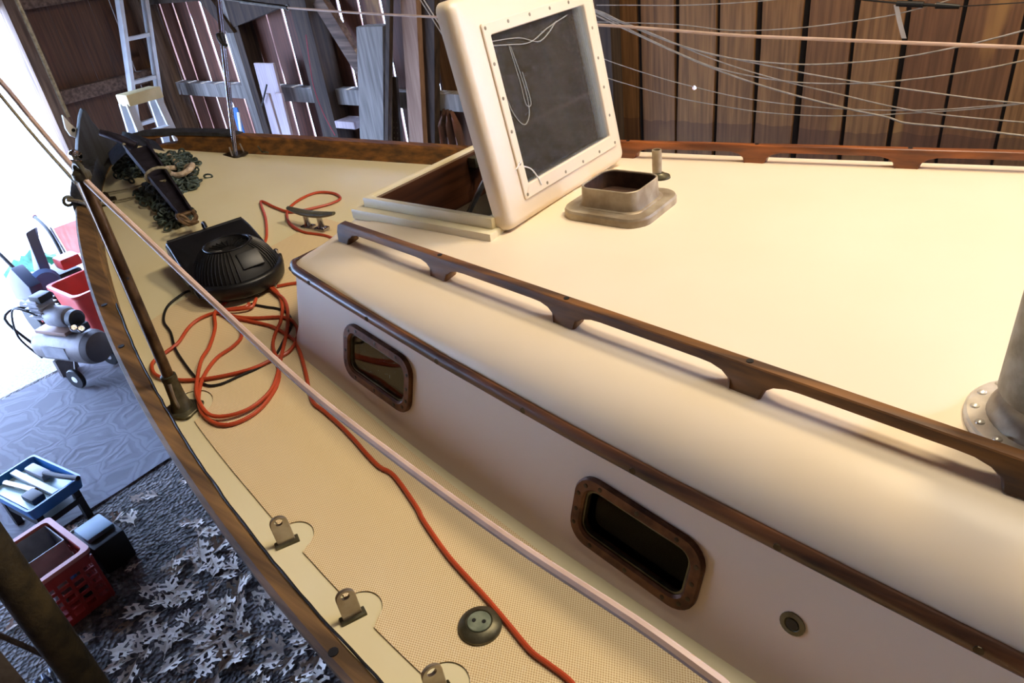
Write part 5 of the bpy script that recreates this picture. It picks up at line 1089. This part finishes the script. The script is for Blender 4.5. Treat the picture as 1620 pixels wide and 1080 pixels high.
for i, (x, y, z, s) in enumerate(((.07, -.05, .06, .07), (.10, .04, .05, .06), (.05, .03, .12, .055))):
    b = NB(); bmesh.ops.create_icosphere(b, subdivisions=2, radius=s * .5, matrix=Matrix.Translation(cp_(x, y, z)) @ Matrix.Diagonal((1.3, .8, .8, 1))); single('rag_bundle', b, [m_lav, m_blackmt, m_blue][i], ['pale rag bundle at the near side of the red crate', 'black rag bundle in the far right corner of the red crate', 'blue rag bundle beside the grey box in the red crate'][i], 'rag')
bx = V((-1.99, -.86, GZ)); box_t = thing('storage_box', 'grey box with a pale blue lid on the floor behind the red crate', 'box', tuple(bx))
b = NB(); box(b, bx + V((0, 0, .08)), (.20, .14, .16), R_); bevel(b, .015); obj('box_body', b, m_blackmt, box_t)
b = NB(); box(b, bx + V((-.02, 0, .165)), (.13, .12, .03), R_); bevel(b, .01); obj('box_lid', b, M('pale_blue_lid', '#7fa0b4', .5), box_t)
# foreground post, rod, bar, hose
p = V(D['post'][0]); b = NB(); tube(b, [(p.x, p.y, GZ), (p.x, p.y, -.4), (p.x, p.y, .8), (p.x, p.y, 3.25)], .041, 24); single('wooden_post', b, m_postw, 'thick dark mossy round post in the lower left foreground', 'post')
t0, t1 = map(V, D['rod']); b = NB(); d_ = (t1 - t0); tube(b, [t0 - d_ * 1.2, t1 + d_ * .2], .010, 8); single('metal_rod', b, m_darkb, 'thin brownish rod slanting to the floor left of the dark post', 'rod')
t0, t1 = map(V, D['grey_bar']); d_ = t1 - t0; b = NB(); box(b, t0 + d_ * 1.4, (d_.length * 3.6, .05, .04), frame_rot(d_, V((0, 1, 0)))); bevel(b, .004); single('timber_bar', b, M('grey_brown_bar', '#6e6258', .8, 0, '#4e443c', scale=20.), 'grey brown timber bar in the bottom left corner', 'bar')
p = V(D['hose'][0]); b = NB(); tube(b, [(p.x + .03 * math.cos(i * .8), p.y - .10 + i * .0035 , GZ + .034 + .03 * math.sin(i * .8)) for i in range(70)], .006, 6); single('coiled_hose', b, M('blue_grey_hose', '#5a6880', .5), 'coiled blue-grey hose on the floor at the bottom left', 'hose')
# ------------------------------------------------------------------ leaves on the dirt
def oak_leaf(seed):
    rn = random.Random(seed); b = NB(); curl = rn.uniform(.1, .5)
    def zc(x, y): return .004 + curl * (abs(y) ** 1.2) * 2.2 + .9 * curl * max(0, x - .02) ** 1.3 + rn.uniform(0, .002)
    mid = [b.verts.new((x, 0, .004 + .9 * curl * max(0, x - .02) ** 1.3)) for x in (-.05, -.03, -.012, .006, .022, .038, .062)]
    wd_ = [.007, .009, .010, .010, .009, .008]
    for s_ in (-1, 1):
        edge = []
        for k in range(6):
            x0, x1 = mid[k].co.x, mid[k + 1].co.x
            a = b.verts.new((x0, s_ * (wd_[k] if k else .001), zc(x0, wd_[k]))); edge.append(a)
        edge.append(b.verts.new((.062, s_ * .001, mid[6].co.z)))
        for k in range(6):
            f = [mid[k], mid[k + 1], edge[k + 1], edge[k]]; b.faces.new(f if s_ > 0 else f[::-1])
        for k, ln_ in ((1, .028), (2, .046), (4, .036)):
            ln_ *= rn.uniform(.8, 1.15); e0, e1 = edge[k], edge[k + 1]; fx = rn.uniform(.35, .7); bx_, by_ = (e0.co.x + e1.co.x) / 2, s_ * ln_
            w1 = .007
            p1 = b.verts.new((bx_ + fx * ln_ * .6 - w1, by_ * .72, zc(bx_, ln_ * .72))); p2 = b.verts.new((bx_ + fx * ln_ * .6 + w1 * 1.1, by_ * .68, zc(bx_, ln_ * .68)))
            t1 = b.verts.new((bx_ + fx * ln_ * .55 - w1 * 1.8, by_ * .95, zc(bx_, ln_))); t2 = b.verts.new((bx_ + fx * ln_ + .006, by_ * 1.02, zc(bx_, ln_) + .002)); t3 = b.verts.new((bx_ + fx * ln_ * .8 + w1 * 2.4, by_ * .78, zc(bx_, ln_ * .8)))
            fs = [[e0, e1, p2, p1], [p1, p2, t2], [p1, t2, t1], [p2, t3, t2]]
            for f in fs: b.faces.new(f if s_ < 0 else f[::-1])
    tube(b, [(-.08, .004, .004), (-.05, 0, .004)], .0013, 5)
    return b
protos = []
for i in range(4):
    o = obj('oak_leaf', oak_leaf(i * 1.7 + 1), m_leaf if i != 2 else m_leaf2, smooth=False); protos.append(o)
    o['label'] = 'dry pale oak leaf lying on the dark dirt floor under the boat'; o['category'] = 'leaf'; o['group'] = 'fallen oak leaves on the dirt floor'
spots = []; rn = random.Random(11); tries = 0
while len(spots) < 280 and tries < 30000:
    tries += 1; x = rn.uniform(-2.36, -.45); y = rn.uniform(-1.5, -.2)
    if abs(x - cr.x) < .24 and abs(y - cr.y) < .18: continue
    if abs(x - bx.x) < .16 and abs(y - bx.y) < .13: continue
    if math.hypot(x - D['post'][0][0], y - D['post'][0][1]) < .12: continue
    if math.hypot(x - D['hose'][0][0], y - D['hose'][0][1]) < .18: continue
    if x > -.9 and y > -.3: continue
    if x < -1.7 and rn.random() < .45: continue
    dn = sm(-1.9, -.9, x) * .75 + .25
    if rn.random() > dn: continue
    if any((x - a) ** 2 + (y - c) ** 2 < .040 ** 2 for a, c in spots): continue
    spots.append((x, y))
for i, (x, y) in enumerate(spots):
    o = protos[i % 4] if i < 4 else protos[rn.choice((0, 1, 3, 0, 1, 2))].copy()
    if i >= 4: COL.objects.link(o)
    o.location = (x, y, GZ + .003); o.rotation_euler = (rn.uniform(-.12, .12), rn.uniform(-.12, .12), rn.uniform(0, 6.28)); s = rn.uniform(.5, 1.05); o.scale = (s, s * rn.uniform(.8, 1.1), s)
    if 'origin' in o: del o['origin']
# hedge outside, far beyond the door
b = NB()
for i in range(40):
    bmesh.ops.create_icosphere(b, subdivisions=2, radius=rn.uniform(.5, .9), matrix=Matrix.Translation((-24 + rn.uniform(-.6, .6), -9 + 15 * i / 39, GZ + rn.uniform(.4, 2.2))))
for v in b.verts: v.co += V((rn.uniform(-.12, .12), rn.uniform(-.12, .12), rn.uniform(-.12, .12)))
single('hedge', b, m_hedge, 'green hedge far outside the open barn door', 'hedge')
for o in bpy.data.objects:
    if 'origin' in o: del o['origin']
# ------------------------------------------------------------------ light
sc = bpy.context.scene
wd = bpy.data.worlds.new('World'); sc.world = wd; wd.use_nodes = True; nt = wd.node_tree
bg = nt.nodes['Background']; bg.inputs[0].default_value = (.42, .58, 1., 1); bg.inputs[1].default_value = 32.0
def area(name, loc, target, size, power, color, shape='DISK'):
    l = bpy.data.lights.new(name, 'AREA'); l.shape = shape; l.size = size; l.energy = power; l.color = color
    o = bpy.data.objects.new(name, l); COL.objects.link(o); o.location = loc
    d = V(target) - V(loc); o.rotation_euler = d.to_track_quat('-Z', 'Y').to_euler(); return o
sn = bpy.data.lights.new('sun', 'SUN'); sn.energy = 9.; sn.angle = .01; sn.color = (1., .96, .9); so = bpy.data.objects.new('sun', sn); COL.objects.link(so)
d = V((.06, -.45, -.89)); so.rotation_euler = d.to_track_quat('-Z', 'Y').to_euler()
area('barn_lamp', (1.0, .05, 2.75), (.8, -.1, 0), .8, 54., (1., .87, .68))
area('wall_fill_light', (1.6, 1.25, 2.9), (.6, 1.6, -.3), .6, 95., (1., .80, .54))  # added warm fill aimed at the starboard planks, not a known lamp
# ------------------------------------------------------------------ camera
cam = bpy.data.cameras.new('camera'); co = bpy.data.objects.new('camera', cam); COL.objects.link(co)
co.matrix_world = Matrix([[0.797318, -0.227303, 0.559122, 1.021375], [0.591504, 0.478506, -0.648965, -1.406722], [-0.120032, 0.848154, 0.515972, 0.660359], [0.0, 0.0, 0.0, 1.0]])
cam.sensor_width = 36; cam.lens = 1122.465 / 1620 * 36; cam.clip_start = .05
sc.camera = co
vs_ = sc.view_settings; vs_.view_transform = 'Standard'; vs_.look = 'None'; vs_.gamma = 1; vs_.use_curve_mapping = False; vs_.exposure = 0.
